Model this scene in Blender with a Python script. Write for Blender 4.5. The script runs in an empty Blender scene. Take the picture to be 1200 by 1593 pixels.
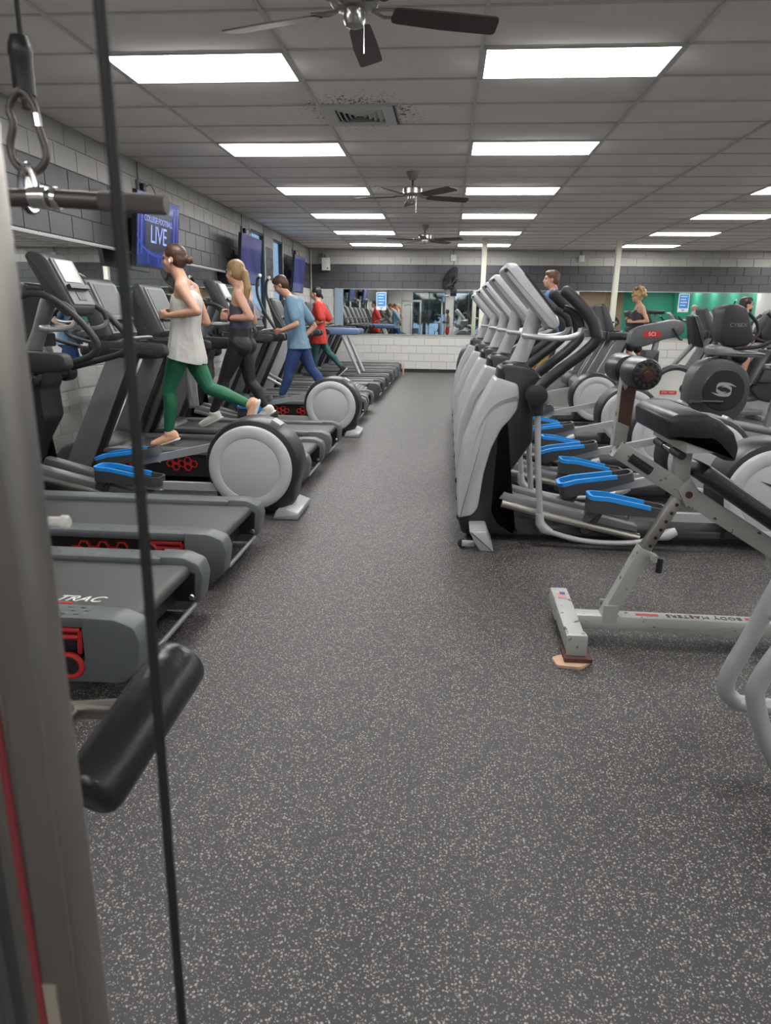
import bpy, bmesh, math, random
from mathutils import Vector, Matrix, Quaternion
random.seed(7)
PI = math.pi
S = bpy.context.scene
C = S.collection

# ------------------------------------------------------------------ camera
F_PX, PITCH, YAW, ROLL = 1080.0, 0.2741, 0.0821, 0.0135
cam_d = bpy.data.cameras.new('camera'); cam = bpy.data.objects.new('camera', cam_d); C.objects.link(cam)
fw = Vector((-math.sin(YAW)*math.cos(PITCH), math.cos(YAW)*math.cos(PITCH), -math.sin(PITCH)))
rt = Vector((math.cos(YAW), math.sin(YAW), 0)); up = rt.cross(fw)
rt, up = rt*math.cos(ROLL)+up*math.sin(ROLL), up*math.cos(ROLL)-rt*math.sin(ROLL)
mw = Matrix((rt, up, -fw)).transposed().to_4x4(); mw.translation = Vector((0, 0, 1.40)); cam.matrix_world = mw
cam_d.sensor_fit = 'HORIZONTAL'; cam_d.sensor_width = 36; cam_d.lens = 36*F_PX/1200
cam_d.clip_start = 0.02; cam_d.clip_end = 200
cam_d.dof.use_dof = True; cam_d.dof.focus_distance = 6.0; cam_d.dof.aperture_fstop = 9.5
S.camera = cam
# ------------------------------------------------------------------ world, exposure
W = bpy.data.worlds.new('world'); S.world = W; W.use_nodes = True
W.node_tree.nodes['Background'].inputs[0].default_value = (0.50, 0.66, 0.85, 1)
W.node_tree.nodes['Background'].inputs[1].default_value = 1.1
S.view_settings.view_transform = 'Standard'; S.view_settings.look = 'None'
S.view_settings.exposure = 1.28; S.view_settings.gamma = 1.0; S.view_settings.use_curve_mapping = False
PANEL = 9.0      # emission of the ceiling light lenses
CEIL = 3.05; WL = -3.58; WB = 18.7; WR = 13.0; WN = -6.0

# ------------------------------------------------------------------ materials
MATS = {}
def mat(name, col, rough=0.5, metal=0.0, noise=0.08, scale=30.0, bump=0.0, emit=0.0, spec=0.5, coat=0.0):
    if name in MATS: return MATS[name]
    m = bpy.data.materials.new(name); m.use_nodes = True; MATS[name] = m
    nt = m.node_tree; b = nt.nodes['Principled BSDF']
    b.inputs['Roughness'].default_value = rough; b.inputs['Metallic'].default_value = metal
    b.inputs['Specular IOR Level'].default_value = spec; b.inputs['Coat Weight'].default_value = coat
    b.inputs['Base Color'].default_value = (*col, 1)
    if noise or bump:
        tc = nt.nodes.new('ShaderNodeTexCoord'); n = nt.nodes.new('ShaderNodeTexNoise')
        n.inputs['Scale'].default_value = scale; n.inputs['Detail'].default_value = 3
        nt.links.new(tc.outputs['Object'], n.inputs['Vector'])
        if noise:
            mx = nt.nodes.new('ShaderNodeMix'); mx.data_type = 'RGBA'
            mx.inputs[6].default_value = (*[c*(1-noise) for c in col], 1); mx.inputs[7].default_value = (*[min(1, c*(1+noise)) for c in col], 1)
            nt.links.new(n.outputs['Fac'], mx.inputs[0]); nt.links.new(mx.outputs[2], b.inputs['Base Color'])
        if bump:
            bp = nt.nodes.new('ShaderNodeBump'); bp.inputs['Strength'].default_value = bump; bp.inputs['Distance'].default_value = 0.01
            nt.links.new(n.outputs['Fac'], bp.inputs['Height']); nt.links.new(bp.outputs[0], b.inputs['Normal'])
    if emit:
        b.inputs['Emission Color'].default_value = (*col, 1); b.inputs['Emission Strength'].default_value = emit
    return m

K = dict(
 black=mat('black_plastic', (.016, .016, .018), .38), soft=mat('black_rubber', (.022, .022, .023), .55, bump=.1, scale=200),
 vinyl=mat('black_vinyl', (.018, .018, .02), .33, bump=.15, scale=60), dark=mat('charcoal_plastic', (.05, .052, .055), .42),
 grey=mat('grey_plastic', (.42, .425, .445), .36, coat=.15), mid=mat('mid_grey_metal', (.20, .205, .215), .4, .3),
 tmgrey=mat('slate_plastic', (.10, .11, .115), .42), silver=mat('silver_paint', (.42, .43, .44), .33, .35),
 disc=mat('disc_grey', (.45, .45, .475), .42, noise=.03), chrome=mat('chrome', (.75, .75, .74), .16, 1.0, noise=0),
 steel=mat('brushed_steel', (.42, .40, .37), .34, 1.0, noise=.1, scale=8), belt=mat('running_belt', (.045, .043, .041), .5, bump=.12, scale=300),
 red=mat('red_plastic', (.50, .025, .025), .4), blue=mat('blue_rim', (.02, .27, .72), .4), screen=mat('dark_glass', (.022, .026, .03), .4, noise=.2, scale=3),
 screenlit=mat('pale_screen', (.17, .18, .17), .3, noise=.15, scale=4), white=mat('white_plastic', (.75, .75, .73), .4),
 label=mat('label_white', (.7, .7, .68), .5), yellow=mat('warning_yellow', (.7, .6, .05), .5),
 post=mat('cream_paint', (.72, .71, .60), .45), fanwood=mat('dark_walnut', (.05, .028, .024), .42, noise=.3, scale=12),
 nickel=mat('brushed_nickel', (.42, .40, .37), .28, 1.0), frame=mat('dark_window_frame', (.03, .035, .045), .4),
 arms=mat('blue_grey_plastic', (.10, .16, .30), .45), bike=mat('white_grey_shell', (.62, .61, .58), .4),
 rust=mat('rust', (.09, .035, .025), .7, noise=.4, scale=60, bump=.3), wood=mat('raw_wood', (.55, .36, .24), .8, noise=.2),
 dsteel=mat('dark_steel', (.13, .115, .108), .42, .7), cable=mat('cable_sheath', (.008, .007, .009), .6),
 yell=mat('yellow_tag', (.75, .62, .25), .6),
)

def worn_paint():
    m = mat('worn_grey_paint', (.40, .41, .39), .42, .15, noise=.06, scale=14); nt = m.node_tree; b = nt.nodes['Principled BSDF']
    src = b.inputs['Base Color'].links[0].from_socket
    tc = nt.nodes.new('ShaderNodeTexCoord'); n = nt.nodes.new('ShaderNodeTexNoise'); n.inputs['Scale'].default_value = 26; n.inputs['Detail'].default_value = 6
    r = nt.nodes.new('ShaderNodeValToRGB'); r.color_ramp.elements[0].position = .635; r.color_ramp.elements[1].position = .66
    mx = nt.nodes.new('ShaderNodeMix'); mx.data_type = 'RGBA'; mx.inputs[7].default_value = (.12, .06, .04, 1)
    nt.links.new(tc.outputs['Object'], n.inputs['Vector']); nt.links.new(n.outputs['Fac'], r.inputs[0]); nt.links.new(r.outputs[0], mx.inputs[0])
    nt.links.new(src, mx.inputs[6]); nt.links.new(mx.outputs[2], b.inputs['Base Color']); return m
K['worn'] = worn_paint()

def floor_mat():
    m = bpy.data.materials.new('speckled_rubber'); m.use_nodes = True; nt = m.node_tree; b = nt.nodes['Principled BSDF']
    tc = nt.nodes.new('ShaderNodeTexCoord')
    def layer(scale, thr_lo, thr_hi, keep):
        w = nt.nodes.new('ShaderNodeTexNoise'); w.inputs['Scale'].default_value = scale*.9; w.inputs['Detail'].default_value = 2
        ad = nt.nodes.new('ShaderNodeVectorMath'); ad.operation = 'MULTIPLY_ADD'; ad.inputs[1].default_value = (1.0/scale,)*3
        nt.links.new(tc.outputs['Object'], w.inputs['Vector']); nt.links.new(w.outputs['Color'], ad.inputs[0]); nt.links.new(tc.outputs['Object'], ad.inputs[2])
        v = nt.nodes.new('ShaderNodeTexVoronoi'); v.inputs['Scale'].default_value = scale; nt.links.new(ad.outputs[0], v.inputs['Vector'])
        r = nt.nodes.new('ShaderNodeMapRange'); r.inputs[1].default_value = thr_lo; r.inputs[2].default_value = thr_hi; r.inputs[3].default_value = 1; r.inputs[4].default_value = 0
        nt.links.new(v.outputs['Distance'], r.inputs[0])
        sx = nt.nodes.new('ShaderNodeSeparateColor'); nt.links.new(v.outputs['Color'], sx.inputs[0])
        lt = nt.nodes.new('ShaderNodeMath'); lt.operation = 'LESS_THAN'; lt.inputs[1].default_value = keep; nt.links.new(sx.outputs[0], lt.inputs[0])
        mu = nt.nodes.new('ShaderNodeMath'); mu.operation = 'MULTIPLY'; nt.links.new(r.outputs[0], mu.inputs[0]); nt.links.new(lt.outputs[0], mu.inputs[1])
        return mu.outputs[0]
    a = layer(112, .25, .35, .52); c = layer(215, .22, .36, .48)
    mx = nt.nodes.new('ShaderNodeMath'); mx.operation = 'MAXIMUM'; nt.links.new(a, mx.inputs[0]); nt.links.new(c, mx.inputs[1])
    big = nt.nodes.new('ShaderNodeTexNoise'); big.inputs['Scale'].default_value = 2.2; big.inputs['Detail'].default_value = 4; nt.links.new(tc.outputs['Object'], big.inputs['Vector'])
    base = nt.nodes.new('ShaderNodeMix'); base.data_type = 'RGBA'; base.inputs[6].default_value = (.020, .0192, .0225, 1); base.inputs[7].default_value = (.034, .0325, .036, 1); nt.links.new(big.outputs['Fac'], base.inputs[0])
    cm = nt.nodes.new('ShaderNodeMix'); cm.data_type = 'RGBA'; cm.inputs[7].default_value = (.37, .34, .285, 1)
    nt.links.new(mx.outputs[0], cm.inputs[0]); nt.links.new(base.outputs[2], cm.inputs[6]); nt.links.new(cm.outputs[2], b.inputs['Base Color'])
    b.inputs['Roughness'].default_value = .52; b.inputs['Specular IOR Level'].default_value = .5
    bp = nt.nodes.new('ShaderNodeBump'); bp.inputs['Strength'].default_value = .25; bp.inputs['Distance'].default_value = .002
    nt.links.new(mx.outputs[0], bp.inputs['Height']); nt.links.new(bp.outputs[0], b.inputs['Normal'])
    return m
K['floor'] = floor_mat()

def tile_mat():
    m = mat('ceiling_tile', (.90, .85, .80), .9, noise=.05, scale=3); nt = m.node_tree; b = nt.nodes['Principled BSDF']
    src = b.inputs['Base Color'].links[0].from_socket
    g = nt.nodes.new('ShaderNodeNewGeometry'); n = nt.nodes.new('ShaderNodeTexNoise'); n.inputs['Scale'].default_value = 42; n.inputs['Detail'].default_value = 5
    nt.links.new(g.outputs['Position'], n.inputs['Vector'])
    d = nt.nodes.new('ShaderNodeVectorMath'); d.operation = 'DISTANCE'; d.inputs[1].default_value = (-.78, 6.50, 3.05); nt.links.new(g.outputs['Position'], d.inputs[0])
    r = nt.nodes.new('ShaderNodeMapRange'); r.inputs[1].default_value = .35; r.inputs[2].default_value = .85; r.inputs[3].default_value = .57; r.inputs[4].default_value = .80
    nt.links.new(d.outputs['Value'], r.inputs[0])
    gt = nt.nodes.new('ShaderNodeMath'); gt.operation = 'GREATER_THAN'; nt.links.new(n.outputs['Fac'], gt.inputs[0]); nt.links.new(r.outputs[0], gt.inputs[1])
    mx = nt.nodes.new('ShaderNodeMix'); mx.data_type = 'RGBA'; mx.inputs[7].default_value = (.09, .08, .075, 1)
    nt.links.new(gt.outputs[0], mx.inputs[0]); nt.links.new(src, mx.inputs[6]); nt.links.new(mx.outputs[2], b.inputs['Base Color'])
    return m
K['tile'] = tile_mat()
K['grid'] = mat('ceiling_grid', (.66, .65, .62), .6); K['lens'] = mat('light_lens', (1, .98, .97), .5, noise=0, emit=PANEL)
K['wlight'] = mat('white_block_paint', (.60, .60, .575), .5, noise=.04, scale=8, bump=.12)
K['wdark'] = mat('dark_block_paint', (.068, .070, .077), .38, noise=.10, scale=8, bump=.2)
K['wgrey'] = mat('pale_grey_block_paint', (.44, .43, .41), .5, noise=.05, scale=8, bump=.12)
K['mortar'] = mat('joint_paint', (.57, .57, .545), .6); K['dmortar'] = mat('dark_joint_paint', (.055, .057, .062), .5)
K['mirror'] = mat('mirror_glass', (.80, .84, .82), .015, 1.0, noise=0)
K['green'] = mat('green_wall_paint', (.03, .27, .18), .5); K['brown'] = mat('tan_panel', (.30, .20, .13), .6)
K['base'] = mat('black_baseboard', (.02, .02, .02), .4)
def glass_mat():
    m = bpy.data.materials.new('window_glass'); m.use_nodes = True; nt = m.node_tree
    for n in list(nt.nodes):
        if n.type != 'OUTPUT_MATERIAL': nt.nodes.remove(n)
    t = nt.nodes.new('ShaderNodeBsdfTransparent'); t.inputs[0].default_value = (.50, .56, .60, 1)
    g = nt.nodes.new('ShaderNodeBsdfGlossy'); g.inputs['Roughness'].default_value = .03
    mx = nt.nodes.new('ShaderNodeMixShader'); mx.inputs[0].default_value = .14
    nt.links.new(t.outputs[0], mx.inputs[1]); nt.links.new(g.outputs[0], mx.inputs[2])
    nt.links.new(mx.outputs[0], nt.nodes['Material Output'].inputs[0]); return m
K['glass'] = glass_mat()
def leafy():
    m = mat('tree_foliage', (.06, .12, .05), .8, noise=.6, scale=5); return m
K['leaf'] = leafy()

# ------------------------------------------------------------------ mesh helpers
def spline(pts, n=6, closed=False):
    P = [Vector(p) for p in pts]; out = []; L = len(P)
    for i in range(L if closed else L-1):
        p1, p2 = P[i], P[(i+1) % L]
        p0 = P[i-1] if (i > 0 or closed) else p1*2-p2
        p3 = P[(i+2) % L] if (i+2 < L or closed) else p2*2-p1
        for k in range(n):
            t = k/n; out.append(.5*((2*p1)+(p2-p0)*t+(2*p0-5*p1+4*p2-p3)*t*t+(3*p1-p0-3*p2+p3)*t**3))
    if not closed: out.append(P[-1])
    return out
def rnd(poly, r, n=4):
    out = []; L = len(poly); rr = r if isinstance(r, (list, tuple)) else [r]*L
    for i in range(L):
        p = Vector(poly[i]); a = Vector(poly[i-1])-p; b = Vector(poly[(i+1) % L])-p
        q = min(rr[i], a.length*.45, b.length*.45)
        if q < 1e-5: out.append(tuple(p)); continue
        s, e = p+a.normalized()*q, p+b.normalized()*q
        for k in range(n+1):
            t = k/n; v = s*(1-t)**2+p*2*t*(1-t)+e*t*t; out.append(tuple(v))
    return out
def inset(poly, d):
    A = sum(poly[i-1][0]*poly[i][1]-poly[i][0]*poly[i-1][1] for i in range(len(poly)))
    s = 1 if A > 0 else -1; out = []; L = len(poly)
    for i in range(L):
        a = Vector(poly[i-1]); p = Vector(poly[i]); b = Vector(poly[(i+1) % L])
        e1 = (p-a); e2 = (b-p)
        if e1.length < 1e-7 or e2.length < 1e-7: out.append(tuple(p)); continue
        e1.normalize(); e2.normalize()
        n1 = Vector((-e1.y, e1.x))*s; n2 = Vector((-e2.y, e2.x))*s; m = n1+n2
        if m.length < 1e-6: m = n1
        m.normalize(); k = max(.5, m.dot(n1)); out.append(tuple(p+m*(d/k)))
    return out
class MB:
    def __init__(s): s.v = []; s.f = []
    def add(s, vs, fs):
        o = len(s.v); s.v += [tuple(v) for v in vs]; s.f += [tuple(i+o for i in f) for f in fs]; return s
    def box(s, x0, x1, y0, y1, z0, z1, b=0.0):
        if b: return s.prism([(x0, z0), (x1, z0), (x1, z1), (x0, z1)], y0, y1, b, corner=b)
        return s.add([(x, y, z) for x in (x0, x1) for y in (y0, y1) for z in (z0, z1)],
                     [(0, 1, 3, 2), (4, 6, 7, 5), (0, 4, 5, 1), (2, 3, 7, 6), (0, 2, 6, 4), (1, 5, 7, 3)])
    def obox(s, c, size, R):
        h = [q/2 for q in size]
        return s.add([Vector(c)+R @ Vector((x*h[0], y*h[1], z*h[2])) for x in (-1, 1) for y in (-1, 1) for z in (-1, 1)],
                     [(0, 1, 3, 2), (4, 6, 7, 5), (0, 4, 5, 1), (2, 3, 7, 6), (0, 2, 6, 4), (1, 5, 7, 3)])
    def prism(s, poly, y0, y1, b=0.0, corner=0.0, axis='y'):
        if corner: poly = rnd(poly, corner, 3)
        n = len(poly)
        rings = [(y0, poly), (y1, poly)] if not b else [(y0, inset(poly, b)), (y0+b*.3, inset(poly, b*.3)), (y0+b, poly), (y1-b, poly), (y1-b*.3, inset(poly, b*.3)), (y1, inset(poly, b))]
        vs = []
        for y, P in rings:
            for p in P: vs.append((p[0], y, p[1]) if axis == 'y' else ((y, p[0], p[1]) if axis == 'x' else (p[0], p[1], y)))
        fs = [tuple(range(n))[::-1], tuple(range((len(rings)-1)*n, len(rings)*n))]
        for r in range(len(rings)-1):
            for i in range(n):
                j = (i+1) % n; fs.append((r*n+i, r*n+j, (r+1)*n+j, (r+1)*n+i))
        return s.add(vs, fs)
    def tube(s, pts, r, n=8, closed=False, sy=1.0):
        P = [Vector(p) for p in pts]; L = len(P); R = r if isinstance(r, (list, tuple)) else [r]*L
        vs = []; fs = []; pu = None
        for i, p in enumerate(P):
            a = P[i-1] if (i > 0 or closed) else p; b = P[(i+1) % L] if (i < L-1 or closed) else p
            t = (b-a).normalized() if (b-a).length > 1e-9 else Vector((0, 0, 1))
            if pu is None:
                u = Vector((0, 1, 0)) if abs(t.y) < .9 else Vector((1, 0, 0))
            else: u = pu
            u = (u-t*u.dot(t)).normalized(); w = t.cross(u); pu = u
            for k in range(n):
                an = 2*PI*k/n; vs.append(p+(u*math.cos(an)*sy+w*math.sin(an))*R[i])
        for i in range(L if closed else L-1):
            j = (i+1) % L
            for k in range(n): fs.append((i*n+k, i*n+(k+1) % n, j*n+(k+1) % n, j*n+k))
        if not closed: fs += [tuple(range(n))[::-1], tuple(range((L-1)*n, L*n))]
        return s.add(vs, fs)
    def cyl(s, p0, p1, r, r1=None, n=20, bev=0.0):
        p0, p1 = Vector(p0), Vector(p1)
        if bev:
            d = (p1-p0).normalized()*bev; return s.tube([p0, p0+d*.3, p0+d, p1-d, p1-d*.3, p1], [r-bev, r-bev*.3, r, r, r-bev*.3, r-bev], n)
        return s.tube([p0, p1], [r, r if r1 is None else r1], n)
    def lathe(s, prof, org, axis='z', n=24):
        o = Vector(org); vs = []; fs = []
        for (r, h) in prof:
            for k in range(n):
                a = 2*PI*k/n; c, d = r*math.cos(a), r*math.sin(a)
                vs.append(o+(Vector((c, d, h)) if axis == 'z' else (Vector((c, h, d)) if axis == 'y' else Vector((h, c, d)))))
        for i in range(len(prof)-1):
            for k in range(n): fs.append((i*n+k, i*n+(k+1) % n, (i+1)*n+(k+1) % n, (i+1)*n+k))
        fs += [tuple(range(n))[::-1], tuple(range((len(prof)-1)*n, len(prof)*n))]
        return s.add(vs, fs)
    def ring(s, c, R, r, axis='y', n=24, m=8):
        c = Vector(c); pts = []
        for k in range(n):
            a = 2*PI*k/n; x, y = R*math.cos(a), R*math.sin(a)
            pts.append(c+(Vector((x, 0, y)) if axis == 'y' else (Vector((x, y, 0)) if axis == 'z' else Vector((0, x, y)))))
        return s.tube(pts, r, m, closed=True)
    def ell(s, c, rad, n=12, m=8, R=None):
        vs = []; fs = []; c = Vector(c)
        for i in range(1, m):
            th = PI*i/m
            for k in range(n):
                a = 2*PI*k/n; p = Vector((rad[0]*math.sin(th)*math.cos(a), rad[1]*math.sin(th)*math.sin(a), rad[2]*math.cos(th)))
                vs.append(c+(R @ p if R else p))
        t = Vector((0, 0, rad[2])); t = R @ t if R else t; vs += [c+t, c-t]; T, B = len(vs)-2, len(vs)-1
        for i in range(m-2):
            for k in range(n): fs.append((i*n+k, (i+1)*n+k, (i+1)*n+(k+1) % n, i*n+(k+1) % n))
        for k in range(n): fs.append((T, k, (k+1) % n)); fs.append((B, (m-2)*n+(k+1) % n, (m-2)*n+k))
        return s.add(vs, fs)
    def mesh(s, name, angle=40):
        me = bpy.data.meshes.new(name); me.from_pydata(s.v, [], s.f)
        bm = bmesh.new(); bm.from_mesh(me); bmesh.ops.recalc_face_normals(bm, faces=bm.faces); bm.to_mesh(me); bm.free()
        me.polygons.foreach_set('use_smooth', [True]*len(me.polygons)); me.set_sharp_from_angle(angle=math.radians(angle)); return me
    def build(s, name, m, parent=None, loc=None, label=None, angle=40):
        me = s.mesh(name, angle); me.materials.append(K[m] if isinstance(m, str) else m)
        return place(name, me, parent, loc, label)
def place(name, me, parent=None, loc=None, label=None):
    o = bpy.data.objects.new(name, me); C.objects.link(o)
    if parent: o.parent = parent
    if loc is not None: o.location = loc
    if label: o['label'] = label
    return o
def tag(o, label, cat, group=None):
    o['label'] = label; o['category'] = cat
    if group: o['group'] = group
    return o
def thing(name, label, cat, loc=(0, 0, 0), rz=0.0, group=None):
    o = bpy.data.objects.new(name, None); C.objects.link(o); o.location = loc; o.rotation_euler = (0, 0, rz); o.empty_display_size = .2
    return tag(o, label, cat, group)
def struct(o): o['kind'] = 'structure'; return o
def dup(root, label, loc=None, rz=None):
    def cp(o, par):
        c = o.copy(); C.objects.link(c)
        if par: c.parent = par
        for ch in list(o.children): cp(ch, c)
        return c
    r = cp(root, None); r['label'] = label
    if loc is not None: r.location = loc
    if rz is not None: r.rotation_euler = (0, 0, rz)
    return r
def text_mesh(txt, size, extrude=.0015, space=1.0, shear=0.0, align='CENTER'):
    cu = bpy.data.curves.new('lettering', 'FONT'); cu.body = txt; cu.size = size; cu.extrude = extrude; cu.align_x = align; cu.align_y = 'CENTER'; cu.space_character = space; cu.shear = shear
    o = bpy.data.objects.new('lettering', cu); C.objects.link(o); dg = bpy.context.evaluated_depsgraph_get()
    me = bpy.data.meshes.new_from_object(o.evaluated_get(dg)); bpy.data.objects.remove(o); return me
def lettering(name, txt, size, m, parent, loc, xa, ya, **kw):
    """text whose reading direction is xa and whose up direction is ya"""
    me = text_mesh(txt, size, **kw); me.materials.append(K[m] if isinstance(m, str) else m)
    xa, ya = Vector(xa).normalized(), Vector(ya).normalized(); za = xa.cross(ya)
    Mx = Matrix((xa, ya, za)).transposed().to_4x4(); me.transform(Mx)
    return place(name, me, parent, loc)
def Ry(a): return Matrix.Rotation(a, 3, 'Y')
def Rz(a): return Matrix.Rotation(a, 3, 'Z')

# ================================================================== the setting
fl = struct(MB().box(WL-.2, WR+.2, WN-.2, WB+.2, -.1, 0).build('floor', 'floor'))
ce = struct(MB().box(WL-.2, WR+.2, WN-.2, WB+.2, CEIL+.03, CEIL+.15).build('ceiling', 'grid'))
CX0, CPX, CY0, CPY = -2.38, 1.27, 5.062, .6095
colx = lambda k: CX0+CPX*k
rowy = lambda j: CY0+CPY*j
light_cols = (0, 2, 5, 8, 11); light_rows = [j for j in range(-16, 21, 4)]
# grid of T bars (one joined part), then single tiles
g = MB()
for k in range(-1, 13):
    x = colx(k)
    if WL < x < WR: g.box(x-.012, x+.012, WN, WB, CEIL-.004, CEIL+.03)
j0, j1 = math.floor((WN-CY0)/CPY), math.floor((WB-CY0)/CPY)
for j in range(j0, j1+1):
    y = rowy(j)
    if WN < y < WB: g.box(WL, WR, y-.008, y+.008, CEIL-.001, CEIL+.028)
gr = g.build('ceiling_grid', 'grid', ce)
tile_me = {}
rest = MB()
def tile_mesh(w, d):
    key = (round(w, 3), round(d, 3))
    if key not in tile_me:
        b = MB(); x, y = w/2-.006, d/2-.003
        b.add([(-x, -y, 0), (x, -y, 0), (x, y, 0), (-x, y, 0), (-x+.004, -y+.004, -.003), (x-.004, -y+.004, -.003), (x-.004, y-.004, -.003), (-x+.004, y-.004, -.003)],
              [(4, 5, 6, 7), (0, 1, 5, 4), (1, 2, 6, 5), (2, 3, 7, 6), (3, 0, 4, 7), (0, 3, 2, 1)])
        me = b.mesh('ceiling_tile'); me.materials.append(K['tile']); tile_me[key] = me
    return tile_me[key]
for k in range(-1, 13):
    for j in range(j0, j1+1):
        if k in light_cols and j in light_rows and not (k in (0, 2) and j == -8): continue
        xa, xb = max(colx(k), WL), min(colx(k+1), WR); ya, yb = max(rowy(j), WN), min(rowy(j+1), WB)
        if k == 1 and j == 2: xa = colx(1)+.62
        if xb-xa < .03 or yb-ya < .03: continue
        cx, cy = (xa+xb)/2, (ya+yb)/2
        z = CEIL+.012
        if k <= 8 and j >= -3 and not (k > 5 and j < 6):
            o = place('ceiling_tile', tile_mesh(xb-xa, yb-ya), ce, (cx, cy, z)); o.rotation_euler = (random.gauss(0, .003), random.gauss(0, .002), 0)
        else:
            rest.box(xa+.006, xb-.006, ya+.004, yb-.004, z-.003, z)
o = rest.build('ceiling_tile_field', 'tile', ce); o['kind'] = 'stuff'

# ---- walls: painted block skins on slabs
def course_z(): return [(.08+.2*i, .28+.2*i) for i in range(15)]
def paint(z): return 'wlight' if z < 2.05 else ('wdark' if z < 2.65 else 'wgrey')
win = [(13.05, 14.05), (14.75, 15.6)]; WZ0, WZ1 = .95, 2.90
w = MB(); ys = [WN-.2, win[0][0], win[0][1], win[1][0], win[1][1], WB+.2]
for a, b in ((ys[0], ys[1]), (ys[2], ys[3]), (ys[4], ys[5])): w.box(WL-.07, WL-.014, a, b, 0, CEIL+.03)
for a, b in win: w.box(WL-.07, WL-.014, a, b, 0, WZ0); w.box(WL-.07, WL-.014, a, b, WZ1, CEIL+.03)
wall_l = struct(w.build('wall_left', 'mortar'))
for a, b in ((WN, win[0][0]), (win[0][1], win[1][0]), (win[1][1], WB)): MB().box(WL-.016, WL-.009, a, b, 2.078, 2.682).build('dark_band_joint', 'dmortar', wall_l)
blk = {}
def block_mesh(l, h, m, axis):
    key = (round(l, 3), round(h, 3), m, axis)
    if key not in blk:
        b = MB(); q = .005; e = .003
        if axis == 'x': b.prism([(-l/2+e, -h/2+e), (l/2-e, -h/2+e), (l/2-e, h/2-e), (-l/2+e, h/2-e)], 0, .014, 0, axis='x')   # faces +X
        else: b.prism([(-l/2+e, -h/2+e), (l/2-e, -h/2+e), (l/2-e, h/2-e), (-l/2+e, h/2-e)], -.014, 0, 0)
        if axis == 'x':
            pts = b.v; b.v = [(p[0], p[1]-math.copysign(q, p[1])*(p[0] > .01), p[2]-math.copysign(q, p[2])*(p[0] > .01)) for p in pts]
        else:
            pts = b.v; b.v = [(p[0]-math.copysign(q, p[0])*(p[1] < -.01), p[1], p[2]-math.copysign(q, p[2])*(p[1] < -.01)) for p in pts]
        me = b.mesh('wall_block', 25); me.materials.append(K[m]); blk[key] = me
    return blk[key]
MIR_L0, MIR_L1 = 3.0, 12.15      # mirror on the left wall along Y
stuffL = {}
for i, (z0, z1) in enumerate(course_z()):
    z1 = min(z1, CEIL-.004)
    y = WN+(.2 if i % 2 else 0)
    while y < WB:
        a, b = y, min(y+.4, WB); y += .4
        for (p, q) in win:                       # trim at the windows
            if z1 > WZ0 and z0 < WZ1:
                if a >= p and b <= q: a = b
                elif a < p < b: b = p
                elif a < q < b: a = q
        if b-a < .03: continue
        if MIR_L0 < a and b < MIR_L1 and .95 < z0 and z1 < 2.06: continue
        m = paint(z0)
        near = (z0 > 2.05 and 4.5 < a < 18.7) or (z0 < .95 and 5.0 < a < 9.5) or (.95 <= z0 < 2.05 and a > 12.1)
        if near: place('wall_block', block_mesh(b-a, z1-z0, m, 'x'), wall_l, (WL-.014, (a+b)/2, (z0+z1)/2))
        else:
            s = stuffL.setdefault(m, MB()); s.box(WL-.014, WL, a+.004, b-.004, z0+.004, z1-.004)
for m, s in stuffL.items(): o = s.build('wall_block_field', m, wall_l); o['kind'] = 'stuff'
wall_b = struct(MB().box(WL-.2, WR+.2, WB+.014, WB+.2, 0, CEIL+.03).build('wall_back', 'mortar'))
MB().box(WL, WR, WB+.009, WB+.016, 2.078, 2.682).build('dark_band_joint', 'dmortar', wall_b)
stuffB = {}
for i, (z0, z1) in enumerate(course_z()):
    z1 = min(z1, CEIL-.004); x = WL+(.2 if i % 2 else 0)-.4
    while x < WR:
        a, b = max(x, WL), min(x+.4, WR); x += .4
        if b-a < .03: continue
        if a > -2.95 and .95 < z0 and z1 < 2.06: continue
        m = paint(z0)
        if (z0 > 2.05 and a < 8.5) or (z0 < 2.05 and (a < 2.0)) or (z0 < .95 and a < 6): place('wall_block', block_mesh(b-a, z1-z0, m, 'y'), wall_b, ((a+b)/2, WB+.014, (z0+z1)/2))
        else: stuffB.setdefault(m, MB()).box(a+.004, b-.004, WB, WB+.014, z0+.004, z1-.004)
for m, s in stuffB.items(): o = s.build('wall_block_field', m, wall_b); o['kind'] = 'stuff'
# right wall (only ever seen in mirrors): white with a green stretch; rear wall with daylight windows
struct(MB().box(WR, WR+.2, 5.5, WB, 0, CEIL).build('wall_right', 'wlight'))
struct(MB().box(WR, WR+.2, WN-.2, 5.5, 0, CEIL).build('wall_green', 'green'))
rw = MB(); rwin = [(-2.1, -.15), (.35, 2.2)]
for a, b in ((WL, rwin[0][0]), (rwin[0][1], rwin[1][0]), (rwin[1][1], 6.5)): rw.box(a, b, WN-.2, WN, 0, CEIL)
for a, b in rwin: rw.box(a, b, WN-.2, WN, 0, .3); rw.box(a, b, WN-.2, WN, 2.85, CEIL)
struct(rw.build('wall_rear', 'wlight'))
struct(MB().box(6.5, 10.2, WN-.2, WN, 0, CEIL).build('wall_rear_panel', 'brown')); struct(MB().box(10.2, WR, WN-.2, WN, 0, CEIL).build('wall_rear_green', 'green'))
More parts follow.
